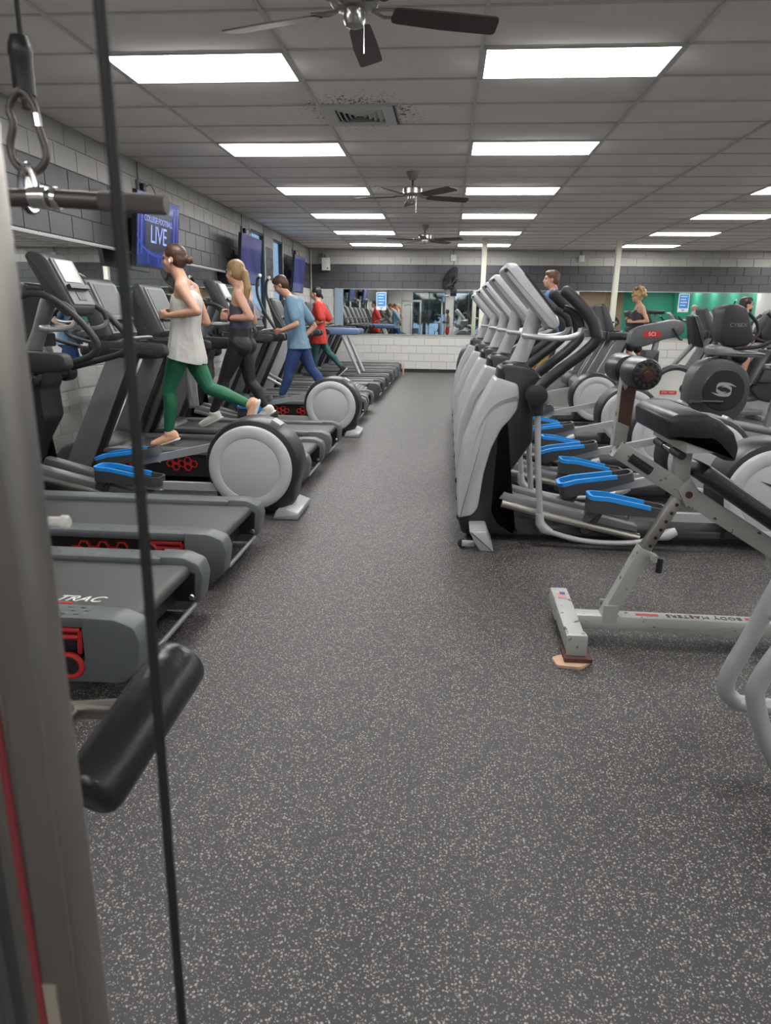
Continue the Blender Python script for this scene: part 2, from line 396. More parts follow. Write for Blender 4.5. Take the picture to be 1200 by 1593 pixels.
# windows
def window(name, axis, a, b, z0, z1, at):
    f = MB(); t = .045
    def bar(p, q, r, s, dep=.06):
        if axis == 'x': f.box(at-dep, at+.012, p, q, r, s)
        else: f.box(p, q, at-.06, at+.012, r, s)
    bar(a, a+t, z0, z1); bar(b-t, b, z0, z1); bar(a, b, z0, z0+t); bar(a, b, z1-t, z1)
    if b-a > 1.2: bar((a+b)/2-.02, (a+b)/2+.02, z0, z1); bar(a, b, 1.05, 1.09)
    o = struct(f.build(name, 'frame'))
    p = MB()
    if axis == 'x': p.box(at-.035, at-.03, a+.03, b-.03, z0+.03, z1-.03)
    else: p.box(a+.03, b-.03, at-.035, at-.03, z0+.03, z1-.03)
    p.build('window_pane', 'glass', o)
    return o
for n, (a, b) in enumerate(win):
    o = window('window_%d' % (n+1), 'x', a, b, WZ0, WZ1, WL-.015)
    MB().box(WL-.1, WL+.012, a-.04, a, WZ0-.04, WZ1+.04).box(WL-.1, WL+.012, b, b+.04, WZ0-.04, WZ1+.04).build('window_casing', 'wlight', o)
for n, (a, b) in enumerate(rwin): window('window_%d' % (n+3), 'y', a, b, .3, 2.85, WN)
# mirrors
def mirror_run(name, axis, a, b, n, z0, z1, at, label):
    t = thing(name, label, 'mirror', (at, (a+b)/2, z0) if axis == 'x' else ((a+b)/2, at, z0))
    L = (b-a)/n
    for k in range(n):
        p = -(b-a)/2+k*L
        if axis == 'x': MB().box(.001, .008, p+.003, p+L-.003, 0, z1-z0).build('mirror_panel', 'mirror', t)
        else: MB().box(p+.003, p+L-.003, -.008, -.001, 0, z1-z0).build('mirror_panel', 'mirror', t)
    q = (b-a)/2
    for zz in (-.015, z1-z0):
        if axis == 'x': MB().box(0, .02, -q, q, zz, zz+.018).build('edge_trim', 'silver', t)
        else: MB().box(-q, q, -.02, 0, zz, zz+.018).build('edge_trim', 'silver', t)
    return t
mirror_run('wall_mirror', 'x', MIR_L0, MIR_L1, 5, .96, 2.045, WL, 'long panelled mirror on the left block wall behind the treadmills')
mirror_run('wall_mirror', 'y', -2.9, WR-.5, 9, .965, 2.075, WB, 'wide panelled mirror along the far wall under the dark painted band')
o = struct(MB().box(-2.93, -2.72, WB-.035, WB, .96, 2.09).box(-2.93, -2.85, WB-.05, WB, .9, 2.1).build('trim_1', mat('blue_trim', (.28, .36, .45), .4)))
struct(MB().box(WL, WR, WB-.015, WB, 0, .085).build('baseboard_back', 'base'))
struct(MB().box(WL, WL+.015, WN, WB, 0, .085).build('baseboard_left', 'base'))
struct(MB().box(WL, WL+.035, 3.0, 12.5, .55, .60).build('trim_2', 'wlight'))
struct(MB().cyl((WL+.03, WB-.03, 0), (WL+.03, WB-.03, CEIL), .018, n=10).build('trim_3', 'wlight'))

# ---- ceiling lights
def ceiling_light(x0, y0):
    t = thing('ceiling_light', '', 'light', (x0+CPX/2, y0+CPY/2, CEIL), group='recessed fluorescent ceiling panels')
    hx, hy = CPX/2-.006, CPY/2-.004; lx, ly = .602, .276
    f = MB()
    f.box(-hx, -lx, -hy, hy, -.006, .02); f.box(lx, hx, -hy, hy, -.006, .02); f.box(-lx, lx, -hy, -ly, -.006, .02); f.box(-lx, lx, ly, hy, -.006, .02)
    f.build('light_frame', 'grid', t)
    MB().prism([(-lx, -ly), (lx, -ly), (lx, ly), (-lx, ly)], .002, .008, axis='z').build('light_lens', 'lens', t)
    return t
first = None; ordn = ['first', 'second', 'third', 'fourth', 'fifth', 'sixth']
rown = {0: 'row above the treadmills', 2: 'row above the tall grey trainers', 5: 'row right of the right cream pole', 8: 'row at the far right edge', 11: 'row by the right wall'}
for k in light_cols:
    for j in light_rows:
        if rowy(j+1) > WB or (k in (0, 2) and j == -8): continue
        i = j//4
        lab = ('%s white ceiling panel from the front, %s' % (ordn[i], rown[k])) if i >= 0 else ('%s white ceiling panel behind the viewer, %s' % (ordn[-i-1], rown[k]))
        loc = (colx(k)+CPX/2, rowy(j)+CPY/2, CEIL)
        if first is None: first = ceiling_light(colx(k), rowy(j)); first['label'] = lab
        else: dup(first, lab, loc)

# ---- air diffuser
t = thing('air_diffuser', 'square louvred ceiling air vent with dusty tiles around it', 'vent', (colx(1)+.305, rowy(2)+CPY/2, CEIL))
MB().box(-.30, .30, -.298, .298, .022, .027).build('backing', 'dark', t)
def sq_ring(pts):
    b = MB(); n = len(pts); b.v = [(sx*r, sy*r, z) for r, z in pts for sx, sy in ((-1, -1), (1, -1), (1, 1), (-1, 1))]
    b.f = [(4*i+k, 4*i+(k+1) % 4, 4*((i+1) % n)+(k+1) % 4, 4*((i+1) % n)+k) for i in range(n) for k in range(4)]; return b
sq_ring([(.298, .004), (.292, -.006), (.205, -.008), (.200, .010)]).build('vent_frame', 'grid', t)
for r in (.192, .150, .108, .066): sq_ring([(r, .020), (r-.004, .020), (r-.034, -.010), (r-.030, -.010)]).build('louvre', 'grid', t)

# ---- ceiling fans
def ceiling_fan(loc, a0, label):
    t = thing('ceiling_fan', label, 'fan', loc, group='five-blade ceiling fans')
    MB().lathe([(.075, 0), (.07, -.02), (.045, -.075), (.03, -.085)], (0, 0, 0)).build('canopy', 'nickel', t)
    MB().cyl((0, 0, -.08), (0, 0, -.16), .012).build('downrod', 'dark', t)
    MB().lathe([(.03, -.15), (.10, -.165), (.115, -.18), (.115, -.235), (.10, -.25), (.05, -.26)], (0, 0, 0), n=32).build('motor_housing', 'nickel', t)
    MB().lathe([(.05, -.255), (.055, -.30), (.045, -.325), (.02, -.335)], (0, 0, 0)).build('switch_cup', 'nickel', t)
    MB().cyl((.045, .01, -.30), (.045, .01, -.44), .0025, n=6).build('pull_chain', 'chrome', t)
    for k in range(5):
        a = a0+k*2*PI/5; R = Rz(a) @ Matrix.Rotation(-.22, 3, 'X')
        prof = rnd([(.19, -.055), (.45, -.068), (.72, -.074), (.74, .06), (.45, .066), (.19, .055)], .03, 4)
        vs = [R @ Vector((p[0], p[1], z))+Vector((0, 0, -.262)) for z in (-.004, .004) for p in prof]; n = len(prof)
        bl = MB().add(vs, [tuple(range(n)), tuple(range(n, 2*n))]+[(i, (i+1) % n, n+(i+1) % n, n+i) for i in range(n)]).build('blade', 'fanwood', t)
        ir = MB()
        for s in (-1, 1): ir.tube([R @ Vector(p)+Vector((0, 0, -.258)) for p in ((.09, 0, .006), (.15, s*.03, .0), (.22, s*.032, .006))], .008, 6)
        ir.build('blade_iron', 'nickel', bl)
    return t
ceiling_fan((-.50, 3.85, CEIL+.03), PI/2+.0, 'dark walnut ceiling fan nearest the viewer, cut by the top edge')
ceiling_fan((-.47, 9.0, CEIL), PI/2+.12, 'middle walnut and nickel ceiling fan between the light rows')
ceiling_fan((-.47, 13.86, CEIL), .90, 'smallest walnut ceiling fan, hanging farthest back over the aisle')
ceiling_fan((7.0, 13.86, CEIL), .3, 'ceiling fan just showing at the right edge of the ceiling')

# ---- cream poles
for x, lab in ((.76, 'slim cream pole from floor to ceiling behind the grey trainer consoles'), (3.64, 'slim cream pole from floor to ceiling beside the running woman with curly hair')):
    t = thing('support_pole', lab, 'pole', (x, 16.36, 0), group='cream support poles')
    MB().box(-.055, .055, -.055, .055, 0, CEIL+.01, .006).build('shaft', 'post', t)
    MB().box(-.10, .10, -.10, .10, 0, .012).build('base_plate', 'post', t)
    if x > 2: MB().box(-.075, .075, -.09, -.055, .66, 1.05, .006).build('notice_box', 'dark', t); MB().box(-.045, .045, -.095, -.09, .70, 1.02).build('notice_sheet', 'label', t)

# ================================================================== elliptical trainers (front towards -X, local x from the front tip)
def elliptical(loc, label, bowed=False):
    t = thing('elliptical_trainer', label, 'elliptical', loc, group='grey elliptical trainers with blue pedals')
    # base and feet
    MB().prism([(.20, .03), (2.22, .03), (2.24, .09), (1.70, .11), (.62, .10), (.42, .15), (.27, .16)], -.11, .11, .02, .02).build('base_beam', 'black', t)
    f = MB(); f.prism([(.08, .13), (.19, .135), (.24, .0), (.155, .0), (.12, .05)], -.37, .37, .012, .012).build('front_foot', 'silver', t)
    for s in (-1, 1): MB().lathe([(.02, -.012), (.03, -.010), (.03, .010), (.02, .012)], (.045, s*.31, .032), 'y').build('transport_wheel', 'soft', t); MB().box(.04, .12, s*.31-.03, s*.31-.014, .02, .06, .005).build('wheel_bracket', 'silver', t)
    MB().prism([(2.12, .0), (2.30, .0), (2.31, .05), (2.22, .085), (2.14, .06)], -.22, .22, .012, .012).build('rear_foot', 'silver', t)
    # tower
    body = [(.225, 1.063), (.225, 1.11), (.29, 1.135), (.39, 1.125), (.45, 1.098), (.495, 1.045), (.475, .90), (.452, .866), (.462, .66), (.41, .579), (.325, .446), (.28, .313), (.250, .215), (.29, .14), (.42, .06), (.10, .03), (.04, .041), (.014, .14), (.02, .40), (.06, .62), (.14, .84)]
    MB().prism(rnd(body, .03, 3), -.145, .145, .03).build('tower_body', 'black', t)
    sh = [(.003, .269), (.004, .385), (.028, .618), (.105, .841), (.160, .951), (.212, 1.052), (.345, 1.015), (.358, .94), (.352, .86), (.315, .80), (.262, .74), (.205, .614), (.167, .458), (.139, .221), (.105, .172), (.012, .148)]
    p = MB().prism(rnd(sh, .022, 3), -.165, .165, .02).build('tower_shroud', 'grey', t)
    for s in (-1, 1):
        q = spline([(.335, .945), (.25, .915), (.18, .86), (.13, .77), (.10, .66), (.085, .55)], 4); n = len(q); vs = []
        for i, v in enumerate(q):
            f = 1-i/(n-1); dn = Vector((.6, -.8))*.035*f
            vs += [(v.x, s*.160, v.y), (v.x, s*(.165+.014*f), v.y), (v.x+dn.x, s*.1655, v.y+dn.y)]
        MB().add(vs, [(3*i+k, 3*i+k+1, 3*i+k+4, 3*i+k+3) for i in range(n-1) for k in (0, 1)]).build('shroud_crease', 'grey', p)
    MB().tube([(.335, 0, 1.10), (.42, 0, 1.27), (.50, 0, 1.46), (.55, 0, 1.56)] if bowed else [(.335, 0, 1.10), (.40, 0, 1.27), (.445, 0, 1.46)], ([.052, .048, .05, .04] if bowed else [.052, .048, .05]), 14, sy=1.25).build('neck', 'mid' if bowed else 'grey', t)
    MB().lathe([(.075, 0), (.085, .01), (.08, .05), (.06, .06)], (.335, 0, 1.085)).build('neck_collar', 'black', t)
    # console
    con = [(.455, 1.765), (.49, 1.80), (.58, 1.785), (.63, 1.745), (.778, 1.44), (.765, 1.385), (.70, 1.37), (.60, 1.46)] if bowed else [(.205, 1.675), (.235, 1.715), (.290, 1.712), (.325, 1.678), (.56, 1.405), (.572, 1.365), (.545, 1.335), (.505, 1.345), (.478, 1.375), (.262, 1.61)]
    c = MB().prism(rnd(con, .018, 3), -.165, .165, .03).build('console', 'dark' if bowed else 'grey', t)
    if bowed:
        d = Vector((.148, 0, -.305)).normalized(); n = Vector((.305, 0, .148)).normalized(); R = Matrix((d, Vector((0, 1, 0)), n)).transposed(); o_ = Vector((.63, 0, 1.745))
        MB().obox(o_+d*.16+n*.002, (.33, .29, .012), R).build('bezel', 'tmgrey', c); MB().obox(o_+d*.085+n*.008, (.16, .22, .008), R).build('screen', 'screenlit', c)
        MB().obox(o_+d*.205+n*.020, (.03, .26, .035), R).build('reading_ledge', 'black', c); MB().obox(o_+d*.265+n*.008, (.06, .10, .008), R).build('key_pad', 'black', c)
    d = Vector((.235, 0, -.273)).normalized(); n = Vector((.273, 0, .235)).normalized(); R = Matrix((d, Vector((0, 1, 0)), n)).transposed()
    if not bowed:
        MB().obox(Vector((.443, 0, 1.542))+n*.003, (.30, .29, .012), R).build('bezel', 'black', c)
        MB().obox(Vector((.41, 0, 1.580))+n*.010, (.17, .24, .006), R).build('screen', 'screen', c)
        MB().obox(Vector((.50, 0, 1.476))+n*.010, (.05, .20, .006), R).build('key_pad', 'dark', c)
        MB().cyl((.232, -.166, 1.672), (.232, -.160, 1.672), .012, n=12).build('grille_hole', 'black', c)
    # fixed handlebars
    hx_ = .13 if bowed else 0
    for s in (-1, 1):
        MB().tube(spline([(x+hx_, y, z) for x, y, z in (lambda q: q)([(.375, s*.03, 1.30), (.42, s*.20, 1.297), (.56, s*.245, 1.29), (.66, s*.235, 1.312), (.685, s*.225, 1.36)])], 5), .017, 10).build('fixed_handlebar', 'silver', t)
        MB().tube(spline([(x+hx_, y, z) for x, y, z in [(.685, s*.225, 1.355), (.665, s*.22, 1.41), (.61, s*.215, 1.45), (.575, s*.21, 1.46)]], 4), .022, 10).build('pulse_grip', 'soft', t)
    # moving arms, links, pedals
    for s in (-1, 1):
        y = s*.245
        MB().lathe([(.03, -.05), (.056, -.045), (.062, -.03), (.062, .05), (.05, .055)] if s > 0 else [(.05, -.055), (.062, -.05), (.062, .03), (.056, .045), (.03, .05)], (.446, y, .962), 'y').build('pivot_hub', 'black', t)
        MB().cyl((.44, s*.14, .962), (.446, y, .962), .04).build('pivot_axle', 'black', t)
        if bowed:
            a = MB().tube(spline([(.446, y, .985), (.60, y, 1.03), (.78, y, 1.075), (.91, y, 1.12), (.962, y, 1.19), (.92, y, 1.27), (.835, y, 1.365), (.74, y, 1.445), (.64, y, 1.503), (.53, y, 1.518), (.43, y, 1.49)], 5), .023, 10).build('bowed_arm', 'soft', t)
            MB().tube(spline([(.945, y-.002, 1.235), (.86, y-.002, 1.348), (.76, y-.002, 1.442), (.65, y-.002, 1.510), (.54, y-.002, 1.530)], 5), .012, 8).build('arm_inlay', 'mid', a)
        else:
            a = MB().tube(spline([(.446, y, .985), (.50, y, 1.045), (.60, y, 1.13), (.70, y*1.05, 1.212), (.765, y*1.1, 1.29), (.745, y*1.1, 1.36)], 5), [.036]*5+[.034]*5+[.032]*16, 12).build('moving_arm', 'black', t)
            MB().tube(spline([(.76, y*1.1, 1.315), (.735, y*1.1, 1.385), (.67, y*1.08, 1.465), (.59, y*1.02, 1.54), (.55, y*.98, 1.565)], 5), [.034]*18+[.032, .028, .015], 12).build('grip', 'soft', a)
            MB().tube([(.446, y, .95), (.452, y, .90), (.462, y, .84)], [.058, .045, .036], 14).build('arm_boot', 'black', t)
            MB().tube([(.462, y, .85), (.49, y, .50), (.525, y, .20)], .019, 12).build('link_tube', 'silver', t)
            MB().tube([(.518, y, .225), (.525, y, .165), (.555, y, .125), (.60, y, .105)], [.024, .03, .034, .022], 12).build('link_elbow', 'silver', t)
            MB().tube(spline([(.59, y, .108), (.74, y, .068), (.90, y, .05), (1.08, y, .055), (1.20, y, .078), (1.30, y, .115)], 4), .017, 10).build('drag_link', 'silver', t)
            MB().tube([(1.26, y, .098), (1.31, y, .118), (1.36, y, .142)], [.022, .036, .026], 12).build('link_cap', 'grey', t)
        # ramp under the pedal
        yr = s*.115
        MB().prism([(.27, .29), (.30, .335), (.62, .255), (1.15, .14), (1.15, .10), (.60, .20)], yr-.05, yr+.05, .01).build('ramp_rail', 'mid', t)
        MB().tube([(.285, yr-s*.0+s*.06, .268), (.60, yr+s*.06, .185), (1.16, yr+s*.06, .07)], .028, 10).build('ramp_chrome', 'steel', t)
        # pedal
        if s < 0: P0, P1, cr = Vector((.84, 0, .255)), Vector((1.30, 0, .235)), (2.02, .20)
        else: P0, P1, cr = Vector((.72, 0, .265)), Vector((1.17, 0, .40)), (1.92, .52)
        ax = (P1-P0).normalized(); nz = Vector((-ax.z, 0, ax.x)); yp = s*.15
        def pp(u, v, w): return P0+ax*u+nz*w+Vector((0, yp+v, 0))
        out = rnd([(-.02, -.085), (.47, -.075), (.47, .075), (-.02, .085)], .05, 4); out = [tuple(Vector(out[i-1]).lerp(Vector(out[i]), f)) for i in range(len(out)) for f in ((.17, .34, .5, .67, .84, 1) if (Vector(out[i])-Vector(out[i-1])).length > .2 else (1,))]; nn = len(out)
        inn = inset(out, .014)
        hs = [.085 if p[0] < .10 else .085-.045*min(1, (p[0]-.10)/.3) for p in out]
        vs = [pp(p[0], p[1], -.02) for p in out]+[pp(p[0], p[1], h) for p, h in zip(out, hs)]+[pp(p[0], p[1], h) for p, h in zip(inn, hs)]+[pp(p[0], p[1], .0) for p in inn]
        fs = [tuple(range(nn))[::-1], tuple(range(3*nn, 4*nn))]+[(r*nn+i, r*nn+(i+1) % nn, (r+1)*nn+(i+1) % nn, (r+1)*nn+i) for r in range(3) for i in range(nn)]
        pd = MB().add(vs, fs).build('pedal', 'dark', t)
        keep = [i for i in range(nn) if out[i][0] < .44]
        o2 = inset(out, -.003); i2 = inset(out, .017)
        rim = MB()
        for i in range(nn):
            j = (i+1) % nn
            if out[i][0] > .42 or out[j][0] > .42: continue
            q = []
            for k in (i, j):
                h = hs[k]; q += [pp(o2[k][0], o2[k][1], h-.022), pp(o2[k][0], o2[k][1], h+.004), pp(i2[k][0], i2[k][1], h+.004), pp(i2[k][0], i2[k][1], h-.03)]
            rim.add(q, [(0, 1, 5, 4), (1, 2, 6, 5), (2, 3, 7, 6), (3, 0, 4, 7), (0, 3, 2, 1), (4, 5, 6, 7)])
        rim.build('pedal_rim', 'blue', pd)
        MB().prism([(P0.x-.02, P0.z-.02), (P0.x+.10, P0.z-.01), (P0.x+.03, P0.z-.15), (P0.x-.06, P0.z-.15)], yp-.03, yp+.03, .01, .01).build('roller_leg', 'dark', t)
        MB().lathe([(.03, -.04), (.036, -.03), (.036, .03), (.03, .04)], (P0.x-.02, yp, P0.z-.14), 'y').build('roller', 'soft', t)
        e = pp(.25, 0, -.035); q = Vector((cr[0], yp-s*.03, cr[1])); dv = (q-e); Ln = dv.length; dx = dv.normalized(); dy = Vector((0, 1, 0)); dy = (dy-dx*dy.dot(dx)).normalized(); dz = dx.cross(dy)
        MB().obox((e+q)/2, (Ln, .04, .055), Matrix((dx, dy, dz)).transposed()).build('pedal_beam', 'silver', t)
    # rear housing with two discs
    hs = []
    for k in range(25):
        a = -PI*.28+k/24*(PI*1.56); hs.append((1.955+.335*math.cos(a)*(1.04 if math.cos(a) > 0 else 1), .365+.335*math.sin(a)))
    hs = [(2.20, .06), (2.26, .12)]+hs[2:-1]+[(1.68, .06)]
    h = MB().prism(hs, -.15, .15, .035).build('rear_housing', 'black', t)
    MB().prism([(2.09, .672), (2.15, .635), (2.160, .650), (2.10, .688)], -.06, .06).build('badge', 'silver', h)
    for s in (-1, 1):
        pr = [(.02, .030), (.205, .030), (.215, .026), (.225, .034), (.285, .026), (.30, .012), (.30, -.01)]
        d = MB().lathe([(r, s*hh) for r, hh in pr], (1.955, s*.15, .355), 'y', 48).build('disc', 'disc', t, angle=60)
    return t
EX = .10
ell = elliptical((EX, 4.5, 0), 'nearest of the five grey elliptical trainers on the right of the aisle')
for y, lab in ((5.65, 'second grey elliptical trainer in the right-hand row'), (6.75, 'third grey elliptical trainer, middle of the right-hand row'), (8.1, 'fourth grey elliptical trainer in the right-hand row'), (9.9, 'farthest grey elliptical trainer of the right-hand row, man in blue on it')): dup(ell, lab, (EX, y, 0))
ell2 = elliptical((-3.31, 4.88, 0), 'grey elliptical trainer left of the aisle with the large near disc', True)
dup(ell2, 'grey elliptical trainer left of the aisle with the smaller far disc', (-3.31, 8.42, 0))

MB().prism([(1.85, .46), (2.02, .41), (1.94, .36), (1.93, .42)], -.1845, -.1795).build('disc_emblem', 'black', [c for c in ell.children if c.name.startswith('disc')][0])

# ================================================================== treadmills
def treadmill(name, loc, label, group, style='hex'):
    t = thing(name, label, 'treadmill', loc, group=group)
    rail = 'tmgrey' if style == 'hex' else ('mid' if style == 'plain' else 'dark')
    MB().box(.25, 2.12, -.33, .33, .09, .215, .01).build('deck_frame', 'black', t)
    bp = [(.45, .215), (2.17, .215)]+[(2.17+.032*math.sin(PI*k/8), .247-.032*math.cos(PI*k/8)) for k in range(9)]+[(.45, .279)]
    MB().prism(bp, -.265, .265, .0).build('belt', 'belt', t)
    for s in (-1, 1):
        ya, yb = sorted((s*.268, s*.395))
        r = MB().prism([(.35, .262), (2.06, .262), (2.06, .307), (.60, .307), (.35, .29)], ya, yb, .012).build('side_rail', rail, t)
        if style == 'hex':
            st = MB()
            for i in range(26):
                for q in (-.03, 0, .03):
                    x = .62+i*.055+(.0275 if q == 0 else 0); st.box(x-.010, x+.010, s*.335+q-.004, s*.335+q+.004, .304, .307)
            o = st.build('tread_bumps', 'mid', r); o['kind'] = 'stuff'
        MB().box(.5, 2.0, *sorted((s*.33, s*.36)), .07, .265).build('side_skirt', 'black', t)
        c = MB().prism([(2.03, .312), (2.16, .31), (2.235, .28), (2.255, .22), (2.235, .10), (2.17, .045), (1.93, .04), (1.93, .12), (2.03, .13)], *sorted((s*.285, s*.405)), .010, .015).build('rear_cap', rail if style != 'plain' else 'dark', t)
        MB().lathe([(.012, -.006), (.016, 0), (.012, .006)], (2.20, s*.27, .12), 'y', 12).build('bolt', 'chrome', c)
        MB().prism([(2.12, .26), (2.22, .24), (2.21, .10), (2.12, .10)], *sorted((s*.27, s*.287)), 0, .01).build('cap_plate', 'black', c)
        MB().lathe([(.045, 0), (.05, .012), (.02, .025), (.02, .05)], (1.96, s*.34, 0)).build('levelling_foot', 'dark', t)
        if style == 'hex':
            for (u0, cols) in ((.62, 4), (1.05, 5), (1.42, 6)):
                hx = MB()
                for i in range(cols):
                    cx = u0+i*.052; 
                    for (dz, dx) in ((0, 0),) if i % 2 == 0 else ((.03, 0), (-.03, 0)):
                        cz = .180+dz; n = 6; R, rr = .034, .024
                        vs = []
                        for rad, yy in ((R, s*.362), (R, s*.374), (rr, s*.374), (rr, s*.362)):
                            for k in range(n): a = PI*k/3; vs.append((cx+rad*math.cos(a), yy, cz+rad*math.sin(a)))
                        hx.add(vs, [(q*n+k, q*n+(k+1) % n, ((q+1) % 4)*n+(k+1) % n, ((q+1) % 4)*n+k) for q in range(4) for k in range(n)])
                hx.build('hex_grille', 'red', t)
            br = MB()
            y0 = s*.372
            for a, b in (((1.84, .245), (2.01, .245)), ((1.84, .245), (1.945, .13)), ((2.01, .245), (2.0, .15)), ((1.86, .215), (2.0, .215))): br.tube([(a[0], y0, a[1]), (b[0], y0, b[1])], .011, 6)
            br.ring((1.975, s*.408, .115), .045, .011)
            br.build('red_bracket', 'red', t)
            MB().lathe([(.036, -.004), (.036, .004)], (1.975, s*.408, .115), 'y', 20).build('hub_plug', 'black', t)
            for u in (1.82, .98): MB().prism([(u-.04, .185), (u-.01, .185), (u-.025, .212)], *sorted((s*.361, s*.3635))).build('warning_sticker', 'yellow', t)
    MB().cyl((2.215, -.27, .085), (2.215, .27, .085), .012, n=10).build('rear_rod', 'mid', t)
    hd = MB().prism([(.0, .06), (.0, .20), (.10, .30), (.34, .345), (.56, .31), (.62, .25), (.62, .06)], -.37, .37, .05, .03).build('motor_hood', 'dark', t)
    MB().obox((.36, -.15, .347), (.05, .16, .004), Ry(-.0)).build('caution_label', 'label', hd)
    for s in (-1, 1):
        if style == 'tube':
            MB().tube([(1.66, s*.36, .26), (1.29, s*.36, 1.08)], .035, 10).build('mast_tube', 'silver', t); MB().tube([(.15, s*.36, .12), (.55, s*.36, 1.06)], .04, 10).build('mast_tube', 'dark', t)
        else:
            MB().prism([(.10, .06), (.33, .06), (.80, 1.06), (.60, 1.06)], *sorted((s*.335, s*.41)), .012).build('mast', 'grey' if style == 'plain' else 'mid', t)
            MB().prism([(.335, .06), (.42, .13), (.86, 1.07), (.802, 1.06)], *sorted((s*.33, s*.40)), .012).build('mast_cover', 'black', t)
        ae = .55 if style == 'tube' else 0
        a = MB().prism([(.45, 1.045), (1.04+ae, 1.05), (1.10+ae, 1.08), (1.09+ae, 1.15), (1.05+ae, 1.165), (.45, 1.185)], *sorted((s*.315, s*.42)), .022, .02).build('side_arm', 'arms' if style == 'tube' else 'soft', t)
        MB().box(.62, 1.0, *sorted((s*.419, s*.424)), 1.065, 1.13, .006).build('arm_pad', 'black', a)
    MB().prism([(.42, 1.05), (.72, 1.05), (.74, 1.14), (.42, 1.20)], -.33, .33, .02, .02).build('tray', 'black', t)
    for s in (-1, 1): MB().ring((.62, s*.22, 1.165), .045, .012, 'z').build('cup_holder', 'dark', t)
    c = MB().prism(rnd([(.44, 1.16), (.54, 1.17), (.585, 1.22), (.40, 1.66), (.365, 1.685), (.31, 1.67), (.30, 1.63)], .02, 3), -.27, .27, .03).build('console', 'dark', t)
    d = Vector((-.185, 0, .44)).normalized(); n = Vector((.44, 0, .185)).normalized(); R = Matrix((d, Vector((0, 1, 0)), n)).transposed()
    MB().obox(Vector((.495, 0, 1.437))+n*.004, (.44, .46, .012), R).build('bezel', 'tmgrey', c)
    MB().obox(Vector((.465, 0, 1.505))+n*.012, (.26, .37, .006), R).build('screen', 'screen', c)
    MB().obox(Vector((.555, 0, 1.295))+n*.012, (.09, .36, .006), R).build('key_pad', 'black', c)
    MB().obox(Vector((.54, 0, 1.345))+n*.025, (.025, .40, .03), R).build('reading_ledge', 'black', c)
    MB().tube(spline([(.60, -.27, 1.15), (.70, -.25, 1.19), (.74, -.12, 1.20), (.74, .12, 1.20), (.70, .25, 1.19), (.60, .27, 1.15)], 4), .016, 8).build('crossbar', 'mid', t)
    return t
TX = -3.35
GS = 'black treadmills with red hexagon vents'; GP = 'plain grey treadmills'
tm = treadmill('treadmill', (TX, 2.67, 0), 'nearest treadmill with letters on its belt, beside the steel upright', GS)
lettering('belt_lettering', 'STAR TRAC', .075, 'label', tm, (1.995, -.165, .2805), (1, 0, 0), (0, 1, 0), shear=.35, space=1.0, align='RIGHT')
MB().box(1.0, 1.93, -.272, -.262, .3065, .3095).build('red_edge_strip', 'red', tm)
def tdup(y, lab, root=None, dx=0):
    r = dup(root or tm2, lab, (TX+dx, y, 0)); return r
tm2 = treadmill('treadmill', (TX, 3.72, 0), 'second treadmill with red vents, just before the first left elliptical', GS)
tdup(5.97, 'treadmill under the woman in green leggings')
tdup(7.05, 'treadmill under the blonde woman in black leggings')
tdup(9.5, 'treadmill under the woman in the blue shirt holding its arm')
tdup(10.45, 'empty red-vented treadmill just past the woman in the blue shirt')
tp = treadmill('treadmill', (TX, 12.3, 0), 'empty grey-sided treadmill with a yellow tag under its rear end', GP, 'plain')
MB().box(2.02, 2.12, -.41, -.33, .0, .05).build('floor_tag', 'yell', tp)
t9 = treadmill('treadmill', (TX, 13.3, 0), 'dark treadmill with side lettering under the woman in red', 'dark treadmill with side lettering', 'dark')
tb = treadmill('treadmill', (TX, 14.3, 0), 'treadmill with blue-grey arms on slanted silver tubes', 'treadmill with silver tube masts', 'tube')
tdup(15.35, 'first red-vented treadmill past the blue-armed one')
tdup(16.35, 'second red-vented treadmill past the blue-armed one')
tdup(17.35, 'last treadmill of the row, next to the far wall')
# third left-hand cross trainer with long bowed handles
def stride(loc, label):
    t = thing('cross_trainer', label, 'elliptical', loc)
    MB().prism([(.2, .03), (2.1, .03), (2.1, .10), (.2, .14)], -.12, .12, .015).build('base_beam', 'dark', t)
    h = MB().prism([(1.75, .05), (2.22, .05), (2.24, .26), (2.02, .32), (1.85, .42), (1.78, .40)], -.33, .33, .03, .02).build('rear_cover', 'tmgrey', t)
    for k in range(5): MB().box(1.98+k*.045, 2.0+k*.045, -.28, .28, .31-k*.011, .335-k*.011).build('cover_rib', 'mid', h)
    MB().prism([(.05, .05), (.45, .05), (.40, .9), (.25, 1.0), (.12, .8)], -.15, .15, .05).build('front_shell', 'dark', t)
    MB().tube([(.27, 0, .95), (.40, 0, 1.4)], .045, 12).build('neck', 'mid', t)
    MB().prism([(.28, 1.62), (.34, 1.66), (.54, 1.38), (.47, 1.33)], -.17, .17, .02, .015).build('console', 'dark', t)
    MB().box(-.0, .35, -.36, .36, 0, .05, .01).build('front_foot', 'dark', t)
    for s in (-1, 1):
        y = s*.26
        MB().tube(spline([(.30, y, .9), (.60, y, .98), (.86, y, 1.08), (.80, y*1.05, 1.22), (.66, y*1.1, 1.45), (.56, y*1.1, 1.70), (.56, y*1.1, 1.90), (.60, y*1.1, 1.98)], 5), .022, 10).build('bowed_handle', 'soft', t)
        MB().ell((.605, y*1.1, 1.985), (.03, .03, .03)).build('handle_tip', 'white', t)
        MB().box(.95, 1.35, *sorted((s*.10, s*.26)), .24, .30, .02).build('pedal', 'dark', t)
        MB().tube([(.5, s*.2, .5), (1.0, s*.18, .24), (1.85, s*.18, .25)], .025, 8).build('stride_bar', 'silver', t)
    return t
stride((TX-.17, 11.4, 0), 'cross trainer with tall bowed black handles by the window')
